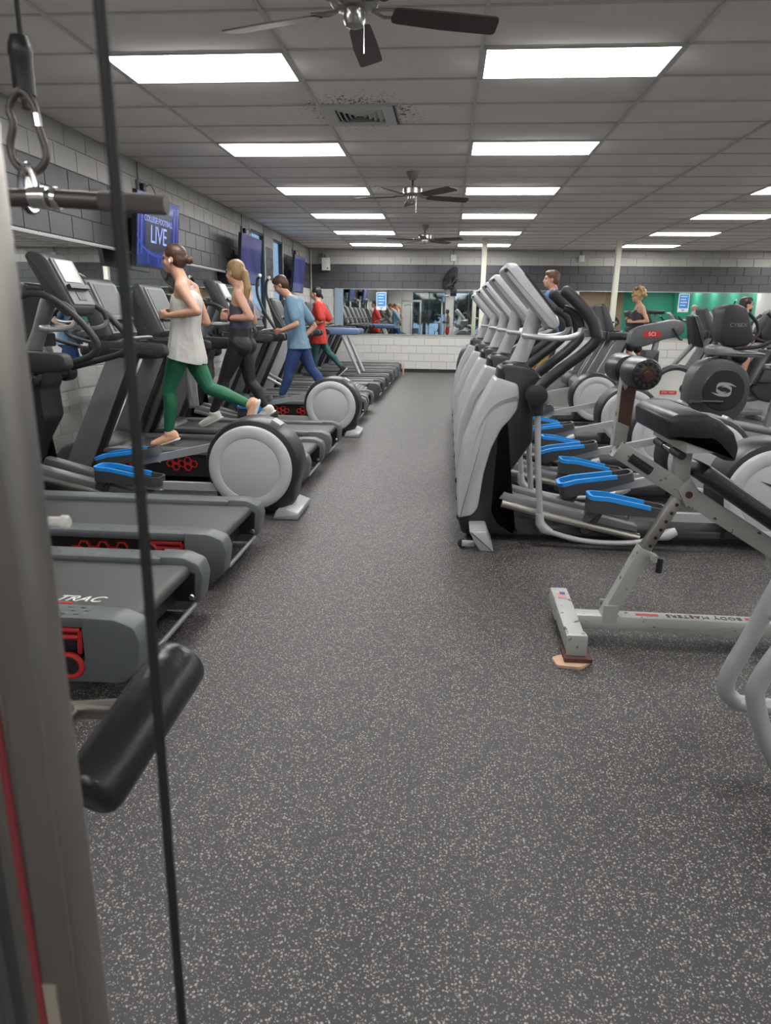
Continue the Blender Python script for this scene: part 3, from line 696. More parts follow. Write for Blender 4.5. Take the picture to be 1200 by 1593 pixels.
st2 = stride((7.7, 15.9, 0), 'cross trainer with bowed handles at the far right near the mirror')

# ================================================================== back-extension bench (plane Y = 3.0)
t = thing('extension_bench', 'worn grey back-extension bench with black pads and foot rollers', 'bench', (1.0, 3.0, 0))
def bq(u, z, y=0.0): return (u-1.0, y, z)
def bp_(pts): return [(u-1.0, z) for u, z in pts]
def beam(u0, z0, u1, z1, wd, hy, name, m, y=0.0, par=None):
    p, q = Vector(bq(u0, z0, y)), Vector(bq(u1, z1, y)); d = (q-p).normalized(); n = Vector((-d.z, 0, d.x)); 
    P = [(p+n*wd/2), (q+n*wd/2), (q-n*wd/2), (p-n*wd/2)]
    return MB().prism([(v.x, v.z) for v in P], y-hy, y+hy, .004).build(name, m, par or t)
cb = MB()
cb.prism([(-.25, .03), (-.27, .10), (.20, .12), (.27, .12), (.27, .05), (.20, .05)], -.445, -.365, .004, axis='x')
foot = cb.build('rear_crossbar', 'worn', t)
MB().box(-.46, -.345, -.31, -.20, .015, .032).build('foot_plate', 'rust', foot); MB().prism([(-.45, -.28), (-.365, -.28), (-.37, -.235), (-.44, -.235)], .03, .125, .004, axis='z').build('foot_leg', 'worn', foot)
MB().box(-.43, -.38, .15, .25, 0, .05).build('far_foot', 'worn', foot)
fl_ = lambda: None
MB().box(-.425, -.385, .14, .21, .1195, .1215).build('flag_sticker', 'label', foot)
sp = MB()
for k in range(4): sp.box(-.425, -.385, .145+k*.016, .153+k*.016, .1212, .1222)
sp.build('flag_stripes', 'red', foot); MB().box(-.41, -.385, .18, .21, .1214, .1228).build('flag_canton', mat('flag_blue', (.05, .07, .3), .5), foot)
mb = MB().box(-.37, .75, -.038, .038, .045, .112, .004).build('main_bar', 'worn', t)
lettering('bar_lettering', 'BODY MASTERS', .042, mat('bar_print', (.10, .05, .045), .6), mb, (.20, .0, .1125), (-1, 0, 0), (0, -1, 0), space=1.15)
for u in (-.05, .43): MB().box(u-.05, u+.05, -.012, .012, .112, .1128).build('bar_stripe', 'red', mb)
fb = MB().prism([(-.27, .03), (-.27, .10), (.27, .10), (.27, .03)], .75, .83, .004, axis='x').build('front_crossbar', 'worn', t)
lo = beam(.765, .09, .905, .43, .062, .032, 'lower_post', 'worn')
MB().cyl(bq(.775, .125, -.04), bq(.775, .125, .04), .012, n=10).build('pivot_bolt', 'rust', lo)
[MB().box(-.255, -.19, *sorted((q*.032, q*.042)), .085, .165).build('post_bracket', 'worn', lo) for q in (-1, 1)]
up_ = beam(.89, .395, 1.035, .70, .046, .024, 'upper_post', 'steel')
hl = MB()
for k in range(7): p = Vector(bq(.895+.018*k+.008, .41+.038*k, -.0245)); hl.cyl(p, p+Vector((0, -.001, 0)), .008, n=8)
o = hl.build('adjust_holes', 'black', up_); o['kind'] = 'stuff'
MB().cyl(bq(.935, .405, -.03), bq(.935, .405, -.075), .016, n=12).build('pin_collar', 'worn', t); MB().cyl(bq(.955, .41, -.07), bq(.955, .345, -.07), .014, n=10).build('locking_pin', 'black', t)
jp = MB().prism(bp_([(1.0, .71), (1.05, .76), (1.10, .69), (1.045, .63)]), -.045, .045, .006).build('joint_plate', 'worn', t)
MB().cyl(bq(1.047, .69, -.046), bq(1.047, .69, -.052), .015, n=12).build('joint_bolt', 'rust', jp)
bm_ = beam(.735, .875, 1.62, .345, .075, .034, 'main_beam', 'worn')
MB().tube([bq(.79, .842, -.036), bq(.88, .785, -.036)], [.02, .02], 10).build('beam_bumper', 'soft', bm_)
MB().prism([(-.285, .885), (-.23, .895), (-.208, 1.20), (-.272, 1.20)], -.028, .028, .004).build('roller_post', 'worn', t)
MB().prism([(-.274, .99), (-.222, .97), (-.212, 1.14), (-.235, 1.155), (-.258, 1.12), (-.272, 1.145)], -.0295, -.027).build('rust_patch', 'rust', t)
MB().cyl(bq(.765, 1.20, -.26), bq(.765, 1.20, .26), .016, n=12).build('roller_axle', 'rust', t)
for s in (-1, 1):
    y0, y1 = s*.035, s*.245
    r = MB().tube([bq(.765, 1.20, y0), bq(.765, 1.20, y0+s*.008), bq(.765, 1.20, y0+s*.03), bq(.765, 1.20, y1-s*.03), bq(.765, 1.20, y1-s*.008), bq(.765, 1.20, y1)], [.04, .056, .062, .062, .056, .04], 20).build('foot_roller', 'vinyl', t)
    MB().lathe([(.026, -.004), (.024, .006), (.012, .008)], bq(.765, 1.20, y1), 'y', 16).build('roller_washer', 'rust', r)
    gp = MB()
    for k in range(14): a = 2*PI*k/14; c = Vector(bq(.765+.042*math.cos(a), 1.20+.042*math.sin(a), y1-s*.004)); gp.ell(c, (.010, .008, .010), 6, 4)
    o = gp.build('gathered_edge', 'vinyl', r); o['kind'] = 'stuff'
# hip pad
pad = [(.868, .955), (.862, 1.03), (.89, 1.055), (1.0, 1.058), (1.06, 1.035), (1.115, .99), (1.14, .93), (1.135, .875), (1.085, .88), (1.07, .93), (1.035, .955), (.98, .945)]
MB().prism(rnd(bp_(pad), .012, 3), -.25, .25, .012).build('hip_pad', 'vinyl', t)
MB().prism(bp_([(.95, .90), (1.07, .905), (1.07, .95), (.95, .955)]), -.23, .23, .004).build('pad_plate', 'bike', t)
MB().prism(bp_([(.985, .70), (1.05, .68), (1.045, .93), (.985, .93)]), -.03, .03, .004).build('pad_upright', 'worn', t)
h = MB().tube([bq(.955, .88, -.17), bq(.955, .88, .17)], .013, 10).build('handle_bar', 'chrome', t)
for s in (-1, 1): MB().tube([bq(.955, .88, s*.05), bq(.955, .88, s*.055), bq(.955, .88, s*.175), bq(.955, .88, s*.18)], [.012, .017, .017, .012], 12).build('handle_grip', 'soft', h)
# long pad on the lower beam
p, q = Vector((1.06-1, .80)), Vector((1.60-1, .455)); d = (q-p).normalized(); n = Vector((-d.y, d.x)) if -d.y*0+d.x > 0 else Vector((d.y, -d.x))
n = Vector((-d.y, d.x))
lp = [p-n*.028, q-n*.028, q+n*.045, p+n*.045]
MB().prism([tuple(v) for v in lp], -.13, .13, .02, .025).build('long_pad', 'vinyl', t)
beam(1.45, .44, 1.62, .09, .06, .03, 'front_leg', 'worn')
tag(MB().prism(rnd([(-.08, -.05), (.02, -.06), (.07, .0), (.05, .05), (-.03, .06), (-.09, .02)], .01, 2), 0, .012, axis='z').build('wood_shim', 'wood', None, (.585, 2.715, .001)), 'torn piece of raw wood under the grey bench foot', 'shim')

# grey bent-tube machine cut by the right edge
t = thing('tube_frame_machine', 'thick grey bent-tube frame cut off by the right edge', 'weight machine', (1.35, 1.95, 0))
def tq(x, y, z): return (x-1.35, y-1.95, z)
MB().tube(spline([tq(1.25, 2.02, 1.15), tq(1.05, 2.02, .75), tq(.955, 2.02, .48), tq(.905, 2.02, .33), tq(.93, 2.02, .265), tq(1.02, 2.02, .245), tq(1.55, 2.02, .22)], 6), .026, 14).build('frame_tube', 'silver', t)
MB().tube(spline([tq(1.20, 1.86, .95), tq(1.0, 1.86, .58), tq(.925, 1.86, .42), tq(.925, 1.86, .34), tq(.985, 1.86, .20), tq(1.09, 1.86, .04), tq(1.16, 1.86, .028), tq(1.7, 1.86, .028)], 6), .026, 14).build('frame_tube', 'silver', t)
MB().cyl(tq(.99, 2.02-.03, .555), tq(.99, 2.02-.045, .555), .009, n=10).build('frame_bolt', 'chrome', t)
MB().box(.0, .35, -.08, .09, .0, .25, .02).build('weight_shroud', 'dark', t)
MB().box(-.08, .30, -.10, .12, 1.0, 1.10, .03).build('seat_pad', 'vinyl', t)

# ================================================================== foreground pulldown station
t = thing('cable_station', 'brushed steel upright of a cable station, blurred at the left edge', 'weight machine', (-.30, .43, 0))
def fq(x, y, z): return (x+.30, y-.43, z)
u_ = MB().box(-.025, .025, -.02, .02, 0, 2.45, .004).build('upright', 'steel', t)
MB().box(-.012, -.006, -.0212, -.0198, .80, 1.13).build('red_stripe', mat('faded_red', (.16, .02, .025), .5), u_)
MB().box(-.005, .006, -.0212, -.0198, .66, .88).build('wear_strip', mat('worn_strip', (.22, .19, .15), .6), u_)
MB().box(-.16, -.05, -.0, .03, .4, 1.12, .01).build('weight_guard', 'dark', t)
MB().box(-.30, .10, -.12, .12, 0, .06, .01).build('foot_base', 'dark', t); MB().box(-.25, .35, -.03, .75, 2.40, 2.50, .01).build('top_arm', 'steel', t)
MB().tube([fq(-.215, .463, 2.45), fq(-.2055, .448, 1.4), fq(-.2045, .43, .35)], .0038, 10).build('front_cable', 'cable', t)
MB().tube([fq(-.545, .96, 2.45), fq(-.534, .935, 1.72)], .0032, 8).build('rear_cable', 'cable', t)
MB().lathe([(.004, .062), (.010, .060), (.0135, .050), (.0145, .040), (.013, .036), (.013, -.004), (.009, -.006)], fq(-.531, .925, 1.662), 'z', 16).build('cable_sleeve', 'black', t)
MB().tube([fq(-.53, .922, 1.66), fq(-.528, .920, 1.642)], .005, 8).build('sleeve_eye', 'dsteel', t)
rp = [fq(-.488, .80, .735), fq(-.425, 1.03, .842)]
a, b = Vector(rp[0]), Vector(rp[1]); d = (b-a).normalized()
MB().tube([a, a+d*.006, a+d*.016, b-d*.016, b-d*.006, b], [.036, .044, .048, .048, .044, .036], 28).build('thigh_roller', 'vinyl', t)
MB().tube([fq(-.455, .95, .79), fq(-.60, .98, .76), fq(-.62, .70, .70)], .02, 10).build('roller_arm', 'steel', t)
MB().tube([fq(-.62, .70, .06), fq(-.62, .70, .78)], .025, 10).build('roller_post', 'steel', t)
MB().lathe([(.005, -.02), (.008, -.015), (.008, .004), (.011, .006), (.011, .014), (.008, .017)], fq(-.575, .96, 1.095), 'x', 14).build('pin_knob', 'bike', t)
tk = thing('carabiner', 'dark steel spring hook hanging from the rubber cable sleeve', 'carabiner', (-.522, .90, 1.575))
def kq(x, z, y=0.0): return (x, y, z)
MB().tube(spline([kq(-.006, .078), kq(-.017, .062), kq(-.014, .045), kq(-.021, .02), kq(-.016, .0), kq(0.005, -.008), kq(.021, .002), kq(.024, .018), kq(.017, .046), kq(.016, .062), kq(.006, .078)], 5, True), .0046, 10, closed=True).build('hook_body', 'dsteel', tk)
MB().tube([kq(.0165, .056), kq(.0175, .042)], .0055, 8).build('gate_sleeve', 'chrome', tk)
tb_ = thing('pulldown_bar', 'short knurled steel bar hanging from the spring hook', 'bar', (-.522, .895, 1.535))
def hq(x, z, y=0.0): return (x, y, z)
MB().tube([hq(-.16, .004), hq(.02, .001), hq(.045, .0), hq(.165, -.006)], .0105, 16).build('bar_tube', 'dsteel', tb_)
MB().tube([hq(.09, -.002), hq(.092, -.002), hq(.172, -.0065), hq(.174, -.0065)], [.0105, .0118, .0118, .0105], 16).build('knurled_grip', mat('knurled_steel', (.20, .185, .175), .6, .6, bump=.6, scale=900), tb_)
MB().tube([hq(.030, .001), hq(.031, .001), hq(.037, .0), hq(.038, .0)], [.011, .0135, .0135, .011], 16).build('collar', 'chrome', tb_)
MB().lathe([(.0105, -.012), (.013, -.01), (.013, .010), (.0105, .012)], hq(.012, .002), 'x', 16).build('clamp', 'chrome', tb_)
MB().tube(spline([hq(-.010, .008), hq(-.008, .028), hq(.0, .038), hq(.006, .030), hq(.010, .010)], 4), .0045, 8).build('swivel_eye', 'chrome', tb_)

# ================================================================== wall things
def screen_mat(name, a, b, e=1.0):
    m = bpy.data.materials.new(name); m.use_nodes = True; nt = m.node_tree; p = nt.nodes['Principled BSDF']; MATS[name] = m
    p.inputs['Base Color'].default_value = (.01, .01, .015, 1); p.inputs['Roughness'].default_value = .12
    tc = nt.nodes.new('ShaderNodeTexCoord'); n = nt.nodes.new('ShaderNodeTexNoise'); n.inputs['Scale'].default_value = 2.2; n.inputs['Detail'].default_value = 2
    r = nt.nodes.new('ShaderNodeValToRGB'); r.color_ramp.elements[0].position = .35; r.color_ramp.elements[0].color = (*a, 1); r.color_ramp.elements[1].position = .65; r.color_ramp.elements[1].color = (*b, 1)
    nt.links.new(tc.outputs['Object'], n.inputs['Vector']); nt.links.new(n.outputs['Fac'], r.inputs[0]); nt.links.new(r.outputs[0], p.inputs['Emission Color']); p.inputs['Emission Strength'].default_value = e
    return m
K['tv1'] = screen_mat('tv_picture', (.007, .011, .08), (.02, .034, .17), .6); K['tv2'] = screen_mat('tv_picture_far', (.006, .007, .035), (.016, .017, .07))
K['tvdark'] = mat('tv_graphic_dark', (.012, .014, .03), .3, noise=0, emit=.3); K['tvband'] = mat('tv_graphic_blue', (.02, .035, .22), .3, noise=0, emit=.3); K['tvtext'] = mat('tv_graphic_text', (.16, .21, .48), .3, noise=0, emit=.6)
def tv(y0, y1, label, pic, words=False):
    L = (y1-y0); t = thing('wall_tv', label, 'television', (-3.36, (y0+y1)/2, 2.28), group='wall televisions')
    h = .385; tilt = Ry(.10)
    def part(name, m, c, size, par=t): return MB().obox(tilt @ Vector(c), size, tilt).build(name, m, par)
    b = part('tv_body', 'black', (0, 0, 0), (.05, L, 2*h))
    sc = part('tv_screen', pic, (.0265, 0, .005), (.004, L-.03, 2*h-.035), b)
    MB().box(-.22, -.02, -.09, .09, -.08, .08).build('mount_arm', 'dark', t)
    MB().box(-.22, -.20, -.2, .2, -.15, .15).build('mount_plate', 'dark', t)
    if words:
        f = .030
        part('picture_panel', 'tvdark', (f, -.02, .02), (.002, .72, .44), sc)
        for s in (-1, 1): part('picture_band', 'tvband', (f, s*.46-.02, .03), (.002, .05, .56), sc); part('picture_band', 'tvband', (f, s*.55-.02, .03), (.002, .03, .6), sc)
        ar = MB(); 
        for k in range(16):
            a = -PI*.9+k/15*PI*.8; p = Vector((f+.002, math.cos(a)*.58-.02, -.02+math.sin(a)*.22)); ar.v += []; ar.obox(tilt @ p, (.002, .09, .03), tilt @ Matrix.Rotation(math.atan2(math.cos(a)*.22, -math.sin(a)*.58), 3, 'X'))
        o = ar.build('picture_arc', 'tvband', sc)
        for txt, sz, z in (('COLLEGE FOOTBALL', .088, .13), ('LIVE', .27, -.03)):
            lettering('screen_lettering', txt, sz, 'tvtext', sc, tilt @ Vector((f+.003, -.02, z)), (0, 1, 0), tilt @ Vector((0, 0, 1)), extrude=.0005, space=.95)
        for k in range(3): part('picture_band', 'tvband', (f, -.3+k*.28, -.27), (.002, .02, .12), sc)
    return t
tv(7.68, 8.88, 'wall television showing a blue football programme title', 'tv1', True)
tv(11.55, 12.80, 'middle wall television with a dim blue picture, beside the window', 'tv2')
tv(15.55, 16.70, 'farthest wall television, close to the room corner', 'tv2')
for y, lab in ((8.35, 'small wall outlet with black plug above the first television'), (12.5, 'small wall outlet with black plug above the middle television'), (16.6, 'small wall outlet with black plug above the farthest television')):
    t = thing('power_outlet', lab, 'outlet', (WL, y, 2.80), group='outlets above the televisions')
    MB().box(0, .03, -.05, .05, -.06, .06, .004).build('outlet_box', 'mid', t); MB().box(.03, .08, -.01, .06, -.05, .03, .006).build('plug', 'black', t)
    MB().tube([(.015, 0, .06), (.015, 0, .25)], .008, 6).build('conduit', 'mid', t)
    MB().tube(spline([(.07, .03, -.01), (.10, .15, .03), (.10, .28, -.06), (.10, .30, -.14)], 4), .005, 6).build('power_cord', 'black', t)
t = thing('wall_clock', 'round white wall clock with a chrome rim, half behind the steel bar', 'clock', (WL+.001, 6.13, 2.36))
MB().lathe([(.15, 0), (.155, .02), (.145, .03), (.14, .02)], (0, 0, 0), 'x', 32).build('clock_rim', 'chrome', t); MB().lathe([(.14, .012), (.139, .016)], (0, 0, 0), 'x', 32).build('clock_face', 'white', t)
MB().obox((.018, .02, .03), (.002, .012, .08), Matrix.Rotation(-.5, 3, 'X')).build('hour_hand', 'black', t); MB().obox((.019, -.02, .05), (.002, .008, .11), Matrix.Rotation(.4, 3, 'X')).build('minute_hand', 'black', t)
for k in range(1, 13):
    a = PI/2-k*PI/6; lettering('clock_numeral', str(k), .035, 'black', t, (.0165, math.cos(a)*.112, math.sin(a)*.112), (0, 1, 0), (0, 0, 1), extrude=.0005)
t = thing('wall_speaker', 'white box speaker bracketed high in the far left corner', 'speaker', (-3.13, WB-.16, 2.52))
MB().prism([(-.10, 0), (.10, 0), (.10, .30), (-.10, .30)], -.09, .06, .015).build('cabinet', 'label', t); MB().cyl((.05, -.092, .05), (.05, -.088, .05), .02).build('badge', 'dark', t)
MB().tube([(-.02, .0, .31), (-.05, .06, .36), (-.06, .16, .37)], .02, 8).build('bracket', 'mid', t); MB().box(-.22, -.10, .10, .16, .32, .42).build('wall_plate', 'mid', t)
t = thing('wall_fan', 'black caged oscillating fan on the far wall above the mirror', 'fan', (.05, WB, 2.35))
fo = Vector((-.02, -.30, 0)); ax = Vector((-.80, -.42, .42)).normalized(); u = ax.cross(Vector((0, 0, 1))).normalized(); v = ax.cross(u)
def circ(r, off, n=28): return [fo+ax*off+(u*math.cos(2*PI*k/n)+v*math.sin(2*PI*k/n))*r for k in range(n)]
cg = MB().tube(circ(.30, 0), .010, 6, True)
cage = cg.build('cage_rim', 'black', t)
wi = MB()
for k in range(28):
    a = 2*PI*k/28; e = u*math.cos(a)+v*math.sin(a)
    for s in (-1, 1): wi.tube([fo+e*.30, fo+e*.22+ax*s*.06, fo+e*.06+ax*s*.085], .004, 4)
for r, o_ in ((.22, .06), (.14, .075), (.06, .085)): wi.tube(circ(r, o_), .004, 4, True); wi.tube(circ(r, -o_), .004, 4, True)
o = wi.build('cage_wires', 'black', cage); o['kind'] = 'stuff'
for k in range(3):
    a = 2*PI*k/3; e = u*math.cos(a)+v*math.sin(a); f_ = ax.cross(e)
    MB().add([fo+e*.04-f_*.03+ax*.01, fo+e*.25-f_*.10+ax*.02, fo+e*.26+f_*.08-ax*.02, fo+e*.05+f_*.04-ax*.01]+[p+ax*.004 for p in (fo+e*.04-f_*.03+ax*.01, fo+e*.25-f_*.10+ax*.02, fo+e*.26+f_*.08-ax*.02, fo+e*.05+f_*.04-ax*.01)], [(0, 1, 2, 3), (4, 7, 6, 5), (0, 4, 5, 1), (1, 5, 6, 2), (2, 6, 7, 3), (3, 7, 4, 0)]).build('fan_blade', 'dark', t)
MB().cyl(fo-ax*.06, fo-ax*.20, .07, .05).build('motor', 'black', t); MB().tube([fo-ax*.15, Vector((.06, -.05, -.16)), Vector((.08, 0, -.18))], .02, 8).build('wall_arm', 'black', t)
MB().box(.0, .16, -.06, 0, -.42, -.22, .01).build('control_box', 'black', t); MB().tube(spline([(.04, -.04, .12), (.05, -.02, .30), (.08, -.01, .48)], 4), .007, 6).build('cord', 'black', t)
for x, lab in ((.10, 'white wall outlet above the black caged fan'), (3.27, 'white wall outlet left of the second cream pole')):
    t = thing('wall_outlet', lab, 'outlet', (x, WB, 2.86), group='outlets on the far wall'); MB().box(-.07, .07, -.06, 0, -.09, .07, .008).build('outlet_box', 'white', t); MB().tube([(0, -.02, .07), (0, -.02, .19)], .012, 6).build('conduit', 'mid', t)
K['noticeblue'] = mat('notice_blue', (.04, .30, .80), .5)
def notice(x, z, label):
    t = thing('notice', label, 'sign', (x, WB-.010, z), group='blue notices stuck on the far mirror')
    MB().box(-.13, .13, -.006, 0, -.22, .22).build('sheet', 'white', t); MB().box(-.11, .11, -.008, -.006, -.13, .20).build('print_block', 'noticeblue', t)
    for k in range(4): MB().box(-.08, .08-.03*(k % 2), -.0095, -.008, .14-k*.07, .165-k*.07).build('print_line', 'white', t)
    MB().prism([(-.05, -.16), (0, -.20), (.05, -.16)], -.008, -.006).build('print_arrow', 'noticeblue', t)
notice(-1.72, 1.79, 'blue and white notice on the far mirror behind the treadmills'); notice(5.87, 1.83, 'blue and white notice on the far mirror at the right')

# ================================================================== right-hand bikes and machines (front towards -X)
def label_plate(par, txt, loc, size, back, front, w, h):
    MB().box(loc[0]-w/2, loc[0]+w/2, loc[1]-.003, loc[1], loc[2]-h/2, loc[2]+h/2, .0).build('name_plate', back, par)
    lettering('plate_lettering', txt, size, front, par, (loc[0], loc[1]-.004, loc[2]), (1, 0, 0), (0, 0, 1), extrude=.0008)
def black_bike(loc, label, seat=True):
    t = thing('exercise_bike', label, 'exercise bike', loc, group='black bikes with a swirl emblem')
    sh = [(-.36, .32), (-.37, .70), (-.30, .90), (-.12, 1.0), (.10, .98), (.28, .85), (.34, .62), (.30, .40), (.12, .20), (-.15, .16)]
    b = MB().prism(rnd(sh, .10, 4), -.16, .16, .045).build('drive_shroud', 'dark', t)
    MB().lathe([(.23, -.010), (.24, 0), (.23, .012)], (.02, -.160, .63), 'y', 36).build('side_disc', 'black', b)
    for s in (1, -1):
        sw = MB(); q = spline([(.135*s, .035*s), (.05*s, .062*s), (-.06*s, .055*s), (-.085*s, .0), (-.03*s, -.035*s), (.03*s, -.03*s)], 5)
        n = len(q); vs = []
        for i, p in enumerate(q):
            w_ = .002+.020*math.sin(PI*i/(n-1)); vs += [(p.x+.02, -.174, p.y+.64-w_), (p.x+.02, -.174, p.y+.64+w_), (p.x+.02, -.171, p.y+.64+w_), (p.x+.02, -.171, p.y+.64-w_)]
        sw.add(vs, [(4*i+k, 4*i+(k+1) % 4, 4*i+4+(k+1) % 4, 4*i+4+k) for i in range(n-1) for k in range(4)]+[(0, 1, 2, 3), (4*n-4, 4*n-1, 4*n-2, 4*n-3)])
        sw.build('emblem', 'silver', b)
    for s in (-1, 1):
        MB().tube([(.02, s*.185, .50), (.30*s, s*.185, .50-.0)], .018, 8).build('crank', 'black', t); MB().box(.30*s-.06, .30*s+.06, *sorted((s*.19, s*.29)), .475, .515, .01).build('pedal', 'soft', t)
    MB().tube([(.05, 0, .25), (.60, 0, .16), (1.05, 0, .10)], .05, 10).build('frame_beam', 'mid', t)
    MB().box(-.35, -.27, -.28, .28, 0, .07, .015).build('front_foot', 'mid', t); MB().box(1.0, 1.08, -.28, .28, 0, .07, .015).build('rear_foot', 'mid', t)
    MB().tube([(-.18, 0, .20), (-.31, 0, .05)], .05, 10).build('front_stay', 'mid', t)
    MB().tube([(.05, 0, .92), (-.02, 0, 1.10), (.0, 0, 1.20)], .045, 10).build('neck', 'mid', t)
    MB().prism([(-.14, 1.02), (.42, 1.0), (.45, 1.05), (-.10, 1.14), (-.16, 1.10)], -.15, .15, .025, .02).build('reading_tray', 'mid', t)
    MB().prism(rnd([(-.02, 1.12), (.22, 1.12), (.28, 1.22), (.16, 1.55), (.02, 1.60), (-.10, 1.54), (-.10, 1.24)], .05, 3), -.17, .17, .04).build('console', 'soft', t)
    for s in (-1, 1): MB().tube(spline([(.06, s*.12, 1.10), (.30, s*.24, 1.13), (.48, s*.27, 1.24), (.46, s*.27, 1.38), (.34, s*.25, 1.50)], 5), .022, 10).build('handlebar', 'soft', t)
    MB().tube([(.62, 0, .14), (.72, 0, .85)], .035, 10).build('seat_post', 'mid', t)
    if seat: MB().prism(rnd([(.52, .86), (.92, .86), (1.0, .92), (.96, .97), (.75, .95), (.54, .92)], .02, 3), -.13, .13, .03).build('saddle', 'vinyl', t)
    return t
bk = black_bike((3.2, 8.6, 0), 'black exercise bike with silver swirl emblem on its round shroud')
lettering('console_lettering', 'CYBEX', .062, 'mid', bk, (.08, -.1715, 1.36), (1, 0, 0), (0, 0, 1), extrude=.0008)
bk2 = black_bike((3.35, 6.3, 0), 'nearer black exercise bike, cut by the right edge behind the bench')
# recumbent bike with pale shell
t = thing('recumbent_bike', 'recumbent bike with pale round shell and black seat', 'exercise bike', (3.35, 10.8, 0))
sh = []
for k in range(21): a = PI*k/20*1.25-.2; sh.append((-.0+.34*math.cos(a), .40+.32*math.sin(a)))
sh = sh+[(-.30, .08), (.40, .08)]
b = MB().prism(sh, -.15, .15, .03).build('drive_shell', 'bike', t)
ar = [(.02+.335*math.cos(PI*k/14*.95), .42+.325*math.sin(PI*k/14*.95)) for k in range(15)]; MB().tube([(p[0], -.135, p[1]) for p in ar], .045, 8).build('shell_band', 'dark', b)
label_plate(b, 'STAR TRAC', (-.07, -.152, .38), .038, 'red', 'label', .24, .055)
MB().lathe([(.075, -.006), (.075, .006)], (.16, -.152, .44), 'y', 24).build('crank_cover', 'black', b)
for s in (-1, 1): MB().tube([(.16, s*.17, .44), (.33*(1 if s < 0 else -.3), s*.17, .40)], .014, 8).build('crank', 'chrome', t); MB().box(.30*(1 if s < 0 else -.3)-.04, .30*(1 if s < 0 else -.3)+.08, *sorted((s*.18, s*.28)), .36, .41, .01).build('pedal', 'soft', t)
MB().box(-.2, 1.35, -.07, .07, .06, .14, .015).build('frame_beam', 'mid', t); MB().box(-.25, -.17, -.28, .28, 0, .07, .01).build('front_foot', 'mid', t); MB().box(1.25, 1.33, -.28, .28, 0, .07, .01).build('rear_foot', 'mid', t)
MB().tube([(-.05, 0, .70), (.28, 0, 1.10), (.33, 0, 1.18)], .035, 10).build('console_mast', 'mid', t)
MB().prism(rnd([(.22, 1.06), (.36, 1.02), (.33, 1.30), (.22, 1.48), (.14, 1.48)], .03, 3), -.16, .16, .03).build('console', 'black', t)
MB().prism([(.70, .42), (1.10, .44), (1.12, .52), (.72, .54)], -.20, .20, .03, .02).build('seat_base', 'vinyl', t)
MB().prism([(1.05, .50), (1.15, .50), (1.34, .98), (1.27, 1.02)], -.22, .22, .03, .02).build('seat_back', 'vinyl', t)
MB().tube([(.9, 0, .12), (.95, 0, .44)], .05, 10).build('seat_post', 'mid', t)
for s in (-1, 1): MB().tube(spline([(1.0, s*.24, .48), (.90, s*.26, .62), (.72, s*.26, .70), (.60, s*.26, .72)], 4), .018, 8).build('seat_handle', 'mid', t)
# arm-crank machine
t = thing('arm_ergometer', 'grey upper-body crank machine with a small red name plate', 'exercise machine', (3.4, 12.3, 0))
hs = rnd([(-.38, 1.02), (-.36, 1.22), (-.22, 1.30), (.30, 1.42), (.46, 1.40), (.52, 1.28), (.46, 1.16), (.20, 1.10), (-.10, .98), (-.28, .96)], .06, 4)
b = MB().prism(hs, -.13, .13, .04).build('crank_housing', 'tmgrey', t); label_plate(b, 'SCI', (-.02, -.132, 1.18), .085, 'red', 'label', .27, .10)
for s in (-1, 1): MB().tube([(.30, s*.15, 1.28), (.42, s*.17, 1.10), (.42, s*.28, 1.10)] if s < 0 else [(.30, s*.15, 1.28), (.18, s*.17, 1.46), (.18, s*.28, 1.46)], .016, 8).build('arm_crank', 'black', t)
MB().tube([(.10, 0, 1.08), (.02, 0, .45), (.0, 0, .08)], [.05, .055, .06], 12).build('column', 'silver', t); MB().box(-.12, .14, -.12, .12, .55, .92, .03).build('column_sleeve', 'dark', t)
MB().box(-.45, 1.3, -.06, .06, .04, .11, .015).build('floor_beam', 'mid', t); MB().box(-.45, -.38, -.32, .32, 0, .06, .01).build('front_foot', 'mid', t); MB().box(1.22, 1.3, -.32, .32, 0, .06, .01).build('rear_foot', 'mid', t)
MB().prism([(.68, .55), (1.08, .55), (1.10, .62), (.70, .64)], -.2, .2, .025, .02).build('seat_base', 'vinyl', t); MB().prism([(1.04, .66), (1.12, .64), (1.26, 1.10), (1.18, 1.14)], -.19, .19, .025, .02).build('seat_back', 'vinyl', t); MB().tube([(.9, 0, .1), (.9, 0, .56)], .05, 10).build('seat_post', 'mid', t); MB().box(-.10, .16, -.07, .07, 1.50, 1.56, .01).build('display', 'black', t); MB().tube([(.05, 0, 1.36), (.03, 0, 1.5)], .02, 8).build('display_stem', 'mid', t)
# dark rounded stepper behind the elliptical towers
t = thing('seated_stepper', 'dark rounded stepper with red name plate behind the grey towers', 'exercise machine', (.62, 12.6, 0))
b = MB().prism(rnd([(-.40, .10), (-.44, .60), (-.36, .88), (-.12, 1.02), (.14, .98), (.24, .72), (.16, .34), (.05, .08), (-.25, .04)], .10, 4), -.24, .24, .07).build('housing', 'dark', t); label_plate(b, 'SCI', (-.20, -.243, .62), .07, 'red', 'label', .24, .09)
MB().tube([(-.36, -.245, .30), (-.40, -.245, .62), (-.30, -.245, .84), (-.10, -.245, .94)], .02, 8).build('housing_trim', 'black', b)
MB().box(-.1, 1.2, -.07, .07, .03, .10, .015).build('floor_beam', 'mid', t); MB().prism([(.75, .48), (1.12, .48), (1.12, .56), (.75, .56)], -.22, .22, .025, .02).build('seat_base', 'vinyl', t); MB().prism([(1.08, .54), (1.16, .54), (1.30, 1.05), (1.22, 1.08)], -.2, .2, .025, .02).build('seat_back', 'vinyl', t); MB().tube([(.95, 0, .08), (.95, 0, .5)], .05, 10).build('seat_post', 'mid', t)
